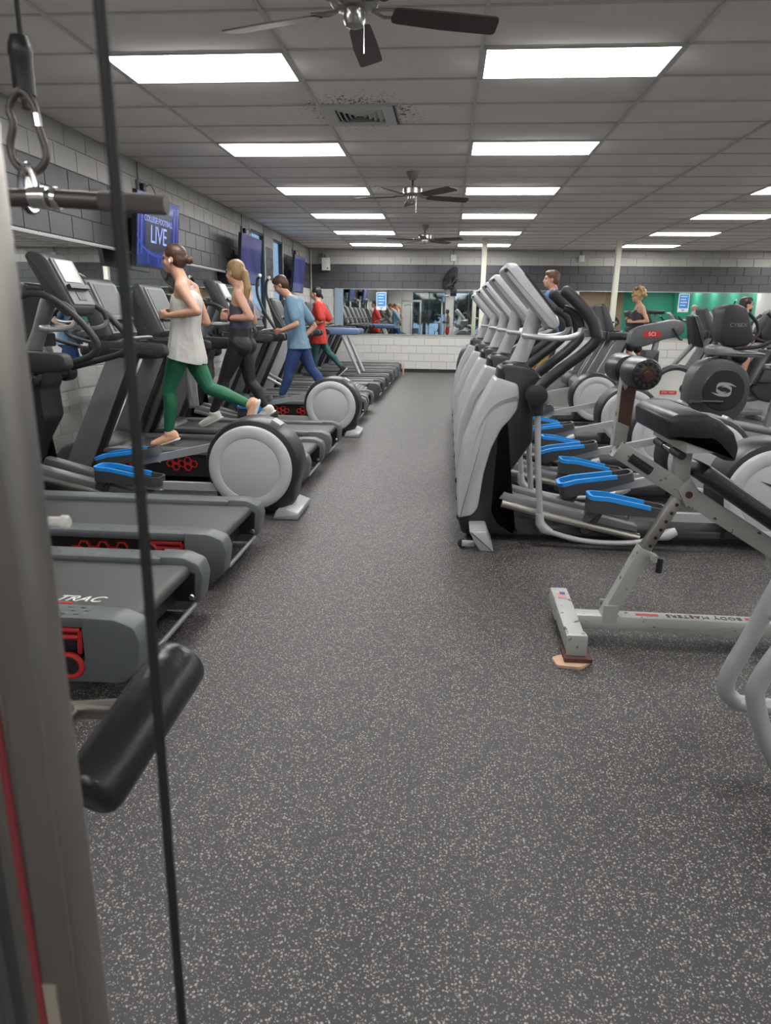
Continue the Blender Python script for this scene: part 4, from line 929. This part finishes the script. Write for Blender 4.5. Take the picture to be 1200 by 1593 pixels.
for s in (-1, 1): MB().tube(spline([(.0, s*.26, .55), (.25, s*.28, .90), (.40, s*.28, 1.10), (.55, s*.28, 1.15)], 4), .018, 8).build('arm_lever', 'soft', t)
# treadmills and steppers further right, seen between things and in the mirror
tr = dup(t9, 'dark treadmill under the running woman with curly hair', (2.55, 14.55, 0)); 
for x, y, lab in ((2.45, 13.6, 'dark treadmill just in front of the running woman with curly hair'), (2.55, 15.5, 'dark treadmill just behind the running woman with curly hair')): dup(t9, lab, (x, y, 0))
for x, y, lab in ((5.6, 9.6, 'grey elliptical out of view beyond the right edge, nearest'), (8.6, 7.5, 'grey elliptical under the man in the cap seen in the mirror'), (8.4, 12.4, 'grey elliptical deep at the right, by the far mirror')): dup(ell, lab, (x, y, 0))
for x, y, lab in ((5.2, 14.4, 'dark treadmill at far right, left one of three by the mirror'), (5.2, 15.4, 'dark treadmill at far right, middle one of three by the mirror'), (5.2, 16.4, 'dark treadmill at far right, right up to the mirror')): dup(t9, lab, (x, y, 0))
dup(bk, 'black exercise bike under the bearded man', (5.06, 11.6, 0), PI)
# lettering on the dark treadmill side
lettering('side_lettering', 'STAR TRAC TRAINER', .075, 'label', t9, (1.55, -.3615, .15), (1, 0, 0), (0, 0, 1), extrude=.0008)
# things lying on the treadmills
def bottle(loc, label, col, capc, h=.24, r=.031):
    t = thing('water_bottle', label, 'bottle', loc)
    MB().lathe([(r*.9, 0), (r, .01), (r, h*.68), (r*.6, h*.82), (r*.42, h*.86)], (0, 0, 0), 'z', 16).build('bottle_body', col, t); MB().lathe([(r*.5, h*.85), (r*.5, h*.95), (r*.25, h*.97), (r*.25, h)], (0, 0, 0), 'z', 14).build('bottle_cap', capc, t)
K['aqua'] = mat('aqua_bottle', (.02, .25, .45), .25); K['navy'] = mat('navy_cap', (.02, .05, .3), .4); K['towel'] = mat('grey_towel', (.22, .22, .24), .9, bump=.4, scale=120)
bottle((TX+.62, 9.28, 1.168), 'aqua blue water bottle on the tray by the woman in blue', 'aqua', 'aqua')
bottle((TX+.62, 9.72, 1.168), 'clear water bottle with a navy cap on the tray by the woman in blue', 'screenlit', 'navy', .29, .031)
tw = MB()
n = 14; vs = []
for i in range(n+1):
    f = i/n
    for k in range(7): g_ = k/6; vs.append((.012*math.sin(k*2.2+i*.5)+.05*(k/6)-.02, -.075+.15*g_*(1-.2*f), -.62*f if i > 1 else .01))
tw.add(vs, [(i*7+k, i*7+k+1, i*7+k+8, i*7+k+7) for i in range(n) for k in range(6)])
o = tw.build('towel', 'towel', None, (TX+.98, 6.42, 1.17)); so = o.modifiers.new('thick', 'SOLIDIFY'); so.thickness = .012; tag(o, 'grey towel hanging from the treadmill arm beside the green-legged runner', 'towel')
t = thing('fallen_stick', 'pale wooden stick standing at the end of the last treadmill', 'stick', (TX+2.30, 17.6, 0)); MB().box(-.02, .02, -.03, .03, 0, .30, .005).build('stick', 'wood', t)

# ================================================================== people (facing -X, their left towards the viewer)
def remesh(mb, vox, name, m, parent=None, smooth=4, loc=None):
    me = bpy.data.meshes.new(name); me.from_pydata(mb.v, [], mb.f); o = bpy.data.objects.new(name, me); C.objects.link(o)
    r = o.modifiers.new('r', 'REMESH'); r.mode = 'VOXEL'; r.voxel_size = vox; r.use_smooth_shade = True
    s = o.modifiers.new('s', 'SMOOTH'); s.factor = .5; s.iterations = smooth
    dg = bpy.context.evaluated_depsgraph_get(); nm = bpy.data.meshes.new_from_object(o.evaluated_get(dg)); bpy.data.objects.remove(o); bpy.data.meshes.remove(me)
    nm.polygons.foreach_set('use_smooth', [True]*len(nm.polygons)); nm.materials.clear(); nm.materials.append(K[m] if isinstance(m, str) else m); nm.name = name
    return place(name, nm, parent, loc)
def cap(mb, a, b, ra, rb, n=12):
    a, b = Vector(a), Vector(b); L = (b-a).length; d = (b-a)/max(L, 1e-6); pts = []; rs = []
    for k in range(5): th = PI/2*k/4; pts.append(a-d*ra*math.cos(th)); rs.append(max(ra*math.sin(th), 1e-4))
    for k in range(5): th = PI/2*k/4; pts.append(b+d*rb*math.sin(th)); rs.append(max(rb*math.cos(th), 1e-4))
    mb.tube(pts, rs, n)
def feet(S_, P, look):
    an, to = P['an'+S_], P['toe'+S_]; d = (to-an).normalized(); n_ = Vector(look.get('soleup'+S_, Vector((0, 0, 1))-d*d.z)).normalized()
    q = (d-n_*d.dot(n_)).normalized(); F0 = an-n_*.05-q*.03; return F0, F0+q*.185, n_, q
def lerp(a, b, f): return Vector(a).lerp(Vector(b), f)
def person(label, loc, J, look, vox=.0085, size=1.0):
    """J: joints in room coordinates (x, y, z); look: colours and clothing"""
    t = thing('person', label, 'person', loc); o0 = Vector(loc)
    P = {k: Vector(v)-o0 for k, v in J.items()}
    for k_, dz_ in (('chest', .03), ('neck', .055), ('shL', .045), ('shR', .045)): P[k_].z += dz_*look.get('lift', 1)
    B = MB(); fwd = Vector(look.get('face', (-1, 0, 0))).normalized(); sd = fwd.cross(Vector((0, 0, 1))).normalized()
    w = look.get('build', 1.0)
    pel, che, neck, head = P['pelvis'], P['chest'], P['neck'], P['head']
    hips = [P['hipL'], P['hipR']]; shs = [P['shL'], P['shR']]
    # torso
    for s, hp, sh in ((-1, hips[0], shs[0]), (1, hips[1], shs[1])):
        side = (sh-che); side.z = 0
        cap(B, lerp(pel, hp, .75)+Vector((0, 0, .05)), lerp(pel, che, .45)+side*.42, .098*w, .088*w); cap(B, lerp(pel, che, .45)+side*.42, che+side*.48, .088*w, .10*w)
        cap(B, che+side*.48, sh, .10*w, .056*w); cap(B, neck+Vector((0, 0, .0)), sh, .046*w, .054*w); cap(B, hp+Vector((0, 0, .02)), hp-fwd*.035, .10*w, .10*w)
    cap(B, pel, che, .10*w, .108*w); cap(B, che, neck, .10*w, .055)
    cap(B, neck, head-Vector((0, 0, .03)), .057*w, .054*w)
    for S_ in 'LR':
        kn, an, to = P['kn'+S_], P['an'+S_], P['toe'+S_]; hp = P['hip'+S_]
        cap(B, hp, lerp(hp, kn, .5), .092*w, .078*w); cap(B, lerp(hp, kn, .5), kn, .078*w, .054*w); cf = lerp(kn, an, .3)+(fwd*-.018); cap(B, kn, cf, .052*w, .056*w); cap(B, cf, an, .056*w, .034)
        F0, F1, nn_, qq_ = feet(S_, P, look); cap(B, an, F0, .036, .030); cap(B, F0, F1, .030, .024)
        sh, el, wr = P['sh'+S_], P['el'+S_], P['wr'+S_]
        cap(B, sh, lerp(sh, el, .5), .052*w, .044*w); cap(B, lerp(sh, el, .5), el, .044*w, .036*w); fa = lerp(el, wr, .3); cap(B, el, fa, .036*w, .038*w); cap(B, fa, wr, .038*w, .024)
        # hand: palm, four curled fingers, thumb
        hd = P.get('ha'+S_, wr+(wr-el).normalized()*.09); d = (hd-wr).normalized(); sg = -1 if S_ == 'L' else 1
        pn = sd*sg*(1 if sd.y > 0 else 1); pn = (pn-d*pn.dot(d)).normalized(); ac = d.cross(pn)
        if ac.z < 0: ac = -ac
        inn = -pn if (pn.dot(sh-che) > 0) else pn
        pc = wr+d*.045
        for q in (-1, 0, 1): cap(B, wr+d*.012+ac*q*.012, pc+ac*q*.024+d*.03, .017, .014, 8)
        for i, ln in enumerate((.030, .036, .034, .026)):
            b0 = pc+d*.035+ac*(.031-.0205*i); b1 = b0+d*ln*.7+inn*.010; b2 = b1+d*ln*.15+inn*ln*.8; b3 = b2-d*ln*.5+inn*ln*.25
            cap(B, b0, b1, .0095, .009, 8); cap(B, b1, b2, .009, .0085, 8); cap(B, b2, b3, .0085, .0075, 8)
        b0 = wr+d*.02+ac*.022; b1 = b0+d*.032+ac*.018+inn*.012; b2 = b1+d*.028+inn*.016-ac*.004; cap(B, b0, b1, .012, .0105, 8); cap(B, b1, b2, .0105, .0085, 8)
    # head
    hr = Vector(look.get('headdir', fwd)).normalized(); hx = Matrix((hr, Vector((0, 0, 1)).cross(hr).normalized(), hr.cross(Vector((0, 0, 1)).cross(hr).normalized()))).transposed(); hu = hx @ Vector((0, 0, 1)); hs = hx @ Vector((0, 1, 0))
    def H(f, l, u): return head+hr*f+hs*l+hu*u
    B.ell(H(-.012, 0, .035), (.092, .072, .083), 16, 10, hx); B.ell(H(.022, 0, -.02), (.062, .057, .088), 14, 9, hx); B.ell(H(.050, 0, -.075), (.030, .034, .026), 10, 7, hx)
    cap(B, H(.082, 0, .012), H(.100, 0, -.022), .010, .013, 8); B.ell(H(.076, 0, .030), (.014, .046, .010), 8, 6, hx); cap(B, H(.080, -.014, -.048), H(.080, .014, -.048), .009, .009, 8); cap(B, H(.079, -.012, -.060), H(.079, .012, -.060), .008, .008, 8)
    for s in (-1, 1): B.ell(H(-.008, s*.072, -.005), (.018, .010, .030), 8, 6, hx); B.ell(H(.055, s*.040, -.025), (.02, .018, .02), 8, 6, hx)
    body = remesh(B, vox, 'body', look['skin'], t, 4)
    for s in (-1, 1):
        MB().ell(H(.0755, s*.030, .012), (.008, .012, .007), 8, 6, hx).build('eye', 'black', body); MB().obox(H(.083, s*.031, .030), (.006, .030, .006), hx).build('eyebrow', look['hair'], body)
    MB().obox(H(.0885, 0, -.054), (.004, .034, .007), hx).build('lips', mat('lip_colour', (.30, .10, .09), .5), body)
    # hair
    Hh = MB(); st = look.get('style', 'short'); 
    if st != 'cap':
        Hh.ell(H(-.022, 0, .050), (.096, .082, .084), 16, 10, hx); Hh.ell(H(-.045, 0, .01), (.070, .078, .085), 14, 9, hx)
        if st == 'bun': Hh.ell(H(-.135, 0, .0), (.038, .034, .034), 10, 8, hx); cap(Hh, H(-.09, 0, .02), H(-.125, 0, .005), .035, .022)
        if st == 'pony': cap(Hh, H(-.10, 0, .03), H(-.135, 0, -.0), .03, .026); cap(Hh, H(-.135, 0, .0), H(-.155, 0, -.14), .032, .036); cap(Hh, H(-.155, 0, -.14), H(-.13, 0, -.30), .036, .016)
        if st == 'shortpony': cap(Hh, H(-.10, 0, -.02), H(-.13, 0, -.07), .03, .02)
        if st == 'curly':
            for i in range(46): a = random.uniform(0, 2*PI); e = random.uniform(-.3, 1.3); r = .105+random.uniform(0, .05); Hh.ell(H(-.035+r*math.cos(e)*math.cos(a)*.9, r*math.cos(e)*math.sin(a)*.8, .055+r*math.sin(e)), (.024, .024, .03), 6, 5)
        if st == 'short': Hh.ell(H(.01, 0, .085), (.075, .068, .045), 12, 8, hx)
        remesh(Hh, .0075, 'hair', look['hair'], t, 2)
    else:
        remesh(Hh.ell(H(-.015, 0, .06), (.10, .085, .072), 16, 10, hx).ell(H(.10, 0, .045), (.07, .06, .010), 12, 6, hx), .0075, 'cap', look['hair'], t, 2)
    if look.get('beard'): remesh(MB().ell(H(.035, 0, -.07), (.055, .058, .045), 12, 8, hx), .0075, 'beard', look['hair'], t, 2)
    # trousers or leggings
    G = MB(); e = look.get('legfit', .007)
    for S_ in 'LR':
        hp, kn, an = P['hip'+S_], P['kn'+S_], P['an'+S_]; lo_ = look.get('legend', .94)
        cap(G, hp, lerp(hp, kn, .5), .092*w+e, .078*w+e); cap(G, hp+Vector((0, 0, .02)), hp-fwd*.035, .10*w+e, .10*w+e)
        if lo_ > .5: cap(G, lerp(hp, kn, .5), kn, .078*w+e, .054*w+e); cf = lerp(kn, an, .3)+(fwd*-.018); cap(G, kn, cf, .052*w+e, .056*w+e); ee = lerp(kn, an, lo_-.02); cap(G, cf, ee, .056*w+e, .036+e)
        else: cap(G, lerp(hp, kn, .5), lerp(hp, kn, .78), .078*w+e*2, .070*w+e*2.5)
        cap(G, lerp(pel, hp, .75)+Vector((0, 0, .05)), lerp(pel, che, look.get('waist', .12)), .098*w+e, .095*w+e)
    if look.get('waist', 0) > .4:
        for hp, sh in ((hips[0], shs[0]), (hips[1], shs[1])): side = (sh-che); side.z = 0; cap(G, lerp(pel, hp, .75)+Vector((0, 0, .05)), lerp(pel, che, .45)+side*.42, .098*w+e, .088*w+e)
        cap(G, pel, lerp(pel, che, .5), .10*w+e, .104*w+e)
    lg = remesh(G, vox, 'leggings' if lo_ > .5 else 'shorts', look['legs'], t, 4)
    if look.get('hem'):
        bmx = bmesh.new(); bmx.from_mesh(lg.data); bmesh.ops.bisect_plane(bmx, geom=bmx.verts[:]+bmx.edges[:]+bmx.faces[:], plane_co=(0, 0, look['hem']+.012-loc[2]), plane_no=(0, 0, -1), clear_inner=True); bmx.to_mesh(lg.data); bmx.free()
    # top
    T = MB(); f = look.get('fit', .012); bot = look.get('hem', None)
    for S_, hp, sh in (('L', hips[0], shs[0]), ('R', hips[1], shs[1])):
        side = (sh-che); side.z = 0; m1 = lerp(pel, che, .45)+side*.42
        if look.get('crop'): m0 = lerp(pel, che, .62)+side*.42; cap(T, m0, che+side*.46, .088*w+f, .098*w+f)
        else: lowp = lerp(pel, hp, .85)-Vector((0, 0, .12)); cap(T, lowp, m1, .118*w+f*1.3, .092*w+f); cap(T, lowp-fwd*.045, m1, .112*w+f*1.2, .088*w+f); cap(T, m1, che+side*.48, .092*w+f, .10*w+f)
        if look.get('sleeve', 0) > 0:
            el, wr = P['el'+S_], P['wr'+S_]; cap(T, che+side*.48, sh, .10*w+f, .062*w+f); cap(T, neck-Vector((0, 0, .05)), sh, .05*w, .060*w+f*.6)
            cap(T, sh, lerp(sh, el, min(look['sleeve'], 1)), .060*w+f, .052*w+f)
            if look['sleeve'] > 1: cap(T, el, lerp(el, wr, .9), .046*w+f, .034+f*.6)
        else: cap(T, che+side*.48, lerp(che, sh, .6)+Vector((0, 0, -.02)), .10*w+f, .05*w+f); cap(T, che+side*.40, lerp(neck, sh, .55)+Vector((0, 0, .0)), .07*w, .034*w+f)
    if not look.get('crop'): cap(T, pel-Vector((0, 0, .1)), che, .11*w+f, .108*w+f)
    cap(T, lerp(pel, che, .7), che, .10*w+f, .108*w+f)
    to_ = remesh(T, vox, look.get('top_name', 'shirt'), look['top'], t, 4)
    if bot:
        bmx = bmesh.new(); bmx.from_mesh(to_.data); bmesh.ops.bisect_plane(bmx, geom=bmx.verts[:]+bmx.edges[:]+bmx.faces[:], plane_co=(0, 0, bot-loc[2]), plane_no=(look.get('hemtilt', 0), 0, 1), clear_inner=True); bmx.to_mesh(to_.data); bmx.free()
    # shoes
    for S_ in 'LR':
        an = P['an'+S_]; F0, F1, n_, q = feet(S_, P, look)
        sh_ = MB(); cap(sh_, F0, F0+q*.09, .043, .044); cap(sh_, F0+q*.09, F1+q*.01-n_*.004, .044, .036); cap(sh_, F0+n_*.02, an-n_*.012+q*.004, .044, .045)
        so_ = remesh(sh_, .009, 'shoe', look['shoe'], t, 3)
        so2 = MB(); c0 = F0-n_*.030-q*.012; cap(so2, c0, c0+q*.11, .036, .038); cap(so2, c0+q*.11, c0+q*.215, .038, .032); so2.v = [tuple(Vector(v)-n_*((Vector(v)-c0).dot(n_))*.55) for v in so2.v]
        so2.build('shoe_sole', 'white', so_)
    if 'watch' in look:
        wv = P['wrL']; ev = P['elL']; d = (wv-ev).normalized(); MB().tube([wv-d*.035, wv-d*.033, wv-d*.017, wv-d*.015], [.025, .031, .031, .025], 14).build('wrist_watch', 'black', t)
    if look.get('earbud'): MB().ell(H(.004, -.082 if hs.y > 0 else .082, -.012), (.010, .008, .018), 8, 6, hx).build('earbud', 'white', t)
    return t
SK = mat('skin_light', (.52, .29, .20), .5, noise=.06); SK2 = mat('skin_tan', (.46, .25, .17), .5, noise=.06); SK3 = mat('skin_dark', (.10, .05, .035), .5, noise=.06)
HB = mat('hair_brown', (.06, .028, .016), .45, noise=.4, scale=60); HD = mat('hair_dark', (.018, .012, .010), .45, noise=.4, scale=60); HL = mat('hair_blonde', (.30, .19, .09), .45, noise=.35, scale=60); HM = mat('hair_mid', (.12, .06, .03), .5, noise=.3, scale=60)
def cloth(n, c, r=.75): return mat(n, c, r, noise=.12, scale=13, bump=.9)
def pose(y, pel, che, neck, head, L, R, hw=.085, sw=.165, lean=0):
    """L / R: knee, ankle, toe, elbow, wrist, hand as (x, z[, dy])"""
    J = {'pelvis': (pel[0], y, pel[1]), 'chest': (che[0], y, che[1]), 'neck': (neck[0], y, neck[1]), 'head': (head[0], y, head[1])}
    for S_, s, Q in (('L', -1, L), ('R', 1, R)):
        J['hip'+S_] = (pel[0], y+s*hw, pel[1]-.02); J['sh'+S_] = (Q[6][0] if len(Q) > 6 else che[0]+.0, y+s*sw, Q[6][1] if len(Q) > 6 else che[1]+.10)
        for nm, q, base in (('kn', Q[0], hw), ('an', Q[1], hw*.9), ('toe', Q[2], hw), ('el', Q[3], sw+.05), ('wr', Q[4], sw-.02), ('ha', Q[5], sw-.06)):
            J[nm+S_] = (q[0], y+s*(base+(q[2] if len(q) > 2 else 0)), q[1])
    return J
# woman in green leggings
J = pose(6.02, (-2.27, 1.14), (-2.235, 1.46), (-2.255, 1.62), (-2.315, 1.835),
  [(-2.40, .755), (-2.43, .385), (-2.60, .325), (-2.05, 1.42, .02), (-2.34, 1.385), (-2.43, 1.395), (-2.20, 1.565)],
  [(-2.10, .765), (-1.74, .635), (-1.80, .45), (-2.14, 1.33, .03), (-2.38, 1.39), (-2.47, 1.41), (-2.22, 1.565)])
person('woman with a brown bun running in a white tank top and green leggings', (-2.3, 6.02, .28), J, dict(skin=SK, hair=HB, style='bun', legs=cloth('green_leggings', (.012, .13, .06), .6), top=cloth('white_tank', (.52, .51, .48)), top_name='tank_top', fit=.016, hem=1.03, hemtilt=.25, shoe=mat('peach_shoe', (.70, .40, .26), .7, noise=.3, scale=50), earbud=True, soleupR=(-.94, 0, .34)), vox=.008)
# blonde woman
J = pose(7.08, (-2.08, 1.12), (-2.06, 1.44), (-2.07, 1.60), (-2.11, 1.795),
  [(-2.24, .77), (-2.38, .42), (-2.54, .34), (-1.90, 1.375, .02), (-2.15, 1.365), (-2.24, 1.39), (-2.035, 1.545)],
  [(-2.02, .73), (-1.86, .47), (-2.03, .37), (-2.0, 1.33, .03), (-2.20, 1.40), (-2.29, 1.42), (-2.05, 1.545)])
person('blonde woman with a long ponytail running in black leggings', (-2.1, 7.08, .28), J, dict(skin=SK, hair=HL, style='pony', legs=cloth('black_leggings', (.012, .011, .012), .6), waist=.55, top=cloth('slate_sports_top', (.055, .06, .085)), top_name='sports_top', hem=1.27, fit=.006, shoe=mat('white_shoe', (.6, .58, .54), .6), watch=1, headdir=(-.92, .40, 0), soleupR=(-.52, 0, .85)), vox=.0085)
# woman in blue shirt
J = pose(9.42, (-1.98, 1.06), (-2.04, 1.40), (-2.09, 1.585), (-2.195, 1.775),
  [(-2.10, .68), (-2.20, .36), (-2.38, .30), (-1.94, 1.29, .05), (-2.13, 1.215, .17), (-2.20, 1.19, .19), (-2.03, 1.53)],
  [(-1.82, .70), (-1.62, .40), (-1.72, .30), (-1.80, 1.26, .05), (-1.98, 1.08), (-2.06, 1.05), (-2.01, 1.53)])
w3 = person('dark-haired woman in a faded blue shirt and jeans walking on a treadmill', (-2.05, 9.42, .28), J, dict(skin=SK2, hair=HB, style='short', legs=cloth('blue_jeans', (.022, .05, .16), .8), legfit=.014, top=cloth('faded_blue_shirt', (.14, .25, .35)), sleeve=.72, fit=.015, hem=.98, shoe=mat('grey_shoe', (.12, .13, .15), .7), headdir=(-.86, 0, -.5)), vox=.009)
# woman in red
J = pose(13.3, (-2.42, 1.06), (-2.40, 1.42), (-2.40, 1.60), (-2.45, 1.79),
  [(-2.46, .70), (-2.50, .36), (-2.68, .30), (-2.30, 1.30, .02), (-2.52, 1.25), (-2.60, 1.26), (-2.38, 1.54)],
  [(-2.22, .72), (-1.98, .46), (-2.13, .32), (-2.22, 1.30, .03), (-2.44, 1.22), (-2.52, 1.22), (-2.38, 1.54)])
person('woman in a loose red shirt and teal leggings running near the far wall', (-2.4, 13.3, .28), J, dict(skin=SK, hair=HD, style='shortpony', legs=cloth('teal_leggings', (.015, .08, .085), .6), top=cloth('red_shirt', (.50, .035, .025)), sleeve=.8, fit=.022, hem=.90, shoe=mat('dark_shoe', (.03, .03, .035), .7), soleupR=(-.68, 0, .73)), vox=.011)
# man in blue on the elliptical
J = pose(9.9, (1.38, 1.20), (1.40, 1.54), (1.40, 1.72), (1.36, 1.90),
  [(1.28, .82), (1.30, .45), (1.12, .38), (1.30, 1.36, .02), (1.06, 1.38), (.98, 1.40), (1.39, 1.66)],
  [(1.20, .88), (1.20, .55), (1.02, .46), (1.32, 1.36, .03), (1.08, 1.40), (1.0, 1.42), (1.39, 1.66)])
person('brown-haired man in a blue shirt and mustard trousers on a trainer', (1.35, 9.9, .3), J, dict(skin=SK, hair=HM, style='short', build=1.08, legs=cloth('mustard_trousers', (.42, .26, .06), .8), legfit=.016, legend=.94, top=cloth('royal_blue_shirt', (.02, .12, .36)), sleeve=.6, fit=.014, hem=1.10, shoe=mat('dark_shoe', (.03, .03, .035), .7)), vox=.0095)
# curly-haired runner
J = pose(14.55, (3.72, 1.14), (3.74, 1.48), (3.73, 1.65), (3.68, 1.83),
  [(3.60, .80), (3.66, .42), (3.50, .33), (3.86, 1.38, .02), (3.60, 1.36), (3.52, 1.38), (3.75, 1.59)],
  [(3.84, .76), (4.14, .58), (4.04, .41), (3.84, 1.36, .03), (3.60, 1.40), (3.52, 1.42), (3.75, 1.59)])
person('running woman with bouncing curly blonde hair in a dark top', (3.7, 14.55, .28), J, dict(skin=SK, hair=mat('hair_gold', (.42, .27, .11), .5, noise=.4, scale=40), style='curly', legs=cloth('black_shorts', (.012, .011, .012), .7), legend=.4, top=cloth('dark_top', (.03, .03, .04)), top_name='tank_top', fit=.01, hem=1.08, shoe=mat('white_shoe', (.6, .58, .54), .6), soleupR=(-.86, 0, .51)), vox=.011)
# bearded man, turned to the right
J = pose(11.6, (5.42, 1.06), (5.20, 1.36), (5.14, 1.55), (5.14, 1.72),
  [(5.05, .92), (5.08, .58), (5.22, .52), (5.16, 1.12, .02), (5.02, 1.20), (5.0, 1.27), (5.20, 1.48)],
  [(5.08, .90), (4.98, .55), (5.12, .48), (5.14, 1.14, .03), (5.02, 1.22), (5.0, 1.28), (5.20, 1.48)])
J = {k: (10.34-v[0]+.25, v[1], v[2]) for k, v in J.items()}
J = {k: (v[0]-.86, v[1], v[2]-.08) for k, v in J.items()}
for a, b in (('hip', 0), ('sh', 0), ('kn', 0), ('an', 0), ('toe', 0), ('el', 0), ('wr', 0), ('ha', 0)):
    J[a+'L'], J[a+'R'] = J[a+'R'], J[a+'L']
bm = person('bearded man in a dark tank top seated with his back turned', (4.4, 11.6, .0), J, dict(skin=SK2, hair=HD, style='short', beard=True, face=(1, 0, 0), build=1.08, legs=cloth('black_shorts', (.012, .011, .012), .7), legend=.4, top=cloth('dark_top', (.03, .03, .04)), top_name='tank_top', fit=.01, shoe=mat('dark_shoe', (.03, .03, .035), .7)), vox=.011)
# people met only in the far mirror
J = pose(-2.6, (.02, .98), (.02, 1.34), (.02, 1.52), (-.02, 1.70),
  [(0, .52), (.02, .10), (-.16, .04), (.06, 1.10, .03), (-.16, 1.12), (-.24, 1.14), (.02, 1.46)], [(.02, .52), (.04, .10), (-.14, .04), (.06, 1.10, .03), (-.16, 1.18), (-.24, 1.20), (.02, 1.46)])
person('dark-skinned man in a grey tank and red shorts seen in the mirror', (0, -2.6, 0), J, dict(skin=SK3, hair=HD, style='short', build=1.05, legs=cloth('red_shorts', (.5, .03, .04), .7), legend=.4, legfit=.018, top=cloth('grey_tank', (.32, .31, .30)), top_name='tank_top', fit=.014, hem=.9, shoe=mat('white_shoe', (.6, .58, .54), .6)), vox=.013)
J = pose(7.5, (9.86, 1.20), (9.86, 1.54), (9.86, 1.72), (9.82, 1.90),
  [(9.78, .82), (9.80, .45), (9.62, .38), (9.78, 1.36, .02), (9.50, 1.40), (9.42, 1.42), (9.86, 1.66)], [(9.72, .86), (9.72, .53), (9.54, .46), (9.78, 1.36, .03), (9.50, 1.42), (9.42, 1.44), (9.86, 1.66)])
person('man in a pale cap and grey sweatshirt seen in the mirror', (9.85, 7.5, .3), J, dict(skin=SK, hair=cloth('pale_cap', (.5, .5, .46)), style='cap', build=1.08, legs=cloth('black_trousers', (.014, .014, .016), .8), legfit=.015, top=cloth('grey_sweatshirt', (.20, .23, .22)), sleeve=2, fit=.014, hem=1.08, shoe=mat('dark_shoe', (.03, .03, .035), .7)), vox=.013)

# ================================================================== behind the viewer: what the far mirror shows
t = thing('cable_crossover', 'grey cable machine frame behind the viewer, seen in the mirror', 'weight machine', (-1.9, -4.0, 0))
for x in (-.7, -.2, .35): MB().box(x-.04, x+.04, -.04, .04, 0, 2.3, .006).build('upright', 'silver', t)
MB().box(-.75, .40, -.05, .05, 2.25, 2.34, .006).build('top_beam', 'silver', t)
for k in range(10): MB().box(-.12, .27, -.08, .08, .1+k*.07, .16+k*.07, .005).build('weight_plate', 'black', t)
MB().tube(spline([(-.6, -.2, 2.0), (-.45, -.25, 2.08), (-.2, -.25, 2.08), (-.05, -.2, 2.0)], 4), .015, 8).build('lat_bar', 'dark', t); MB().box(-.75, .40, -.5, .5, 0, .06, .01).build('base', 'silver', t)
dup(tp, 'grey treadmill behind the viewer, seen beside the man in the mirror', (.6, -3.6, 0))
for i, (x, y, r, h) in enumerate(((1.45, -9.2, 1.25, 1.5), (-1.5, -9.6, 1.35, 1.6), (4.6, -10, 1.3, 1.8))):
    t = thing('tree', ('tree outside the rear windows, %s' % ('middle one', 'left one', 'right one')[i]), 'tree', (x, y, -.1)); MB().cyl((0, 0, 0), (0, 0, h), .14, .09, 10).build('trunk', 'fanwood', t)
    lf = MB()
    for k in range(1500):
        d = Vector((random.gauss(0, 1), random.gauss(0, 1), random.gauss(0, 1))).normalized()*random.uniform(.5, 1)*r; c = Vector((d.x, d.y, h+.5+d.z*.8)); a = Vector((random.gauss(0, 1), random.gauss(0, 1), random.gauss(0, 1))).normalized()*.14; b = a.cross(Vector((random.random(), random.random(), 1))).normalized()*.10
        lf.add([c-a, c-b, c+a, c+b], [(0, 1, 2, 3)])
    o = lf.build('foliage', 'leaf', t); o['kind'] = 'stuff'
MB().box(-15, 20, -25, WN-.2, -.2, -.1).build('ground_outside', mat('outside_ground', (.25, .25, .22), .9))['kind'] = 'structure'
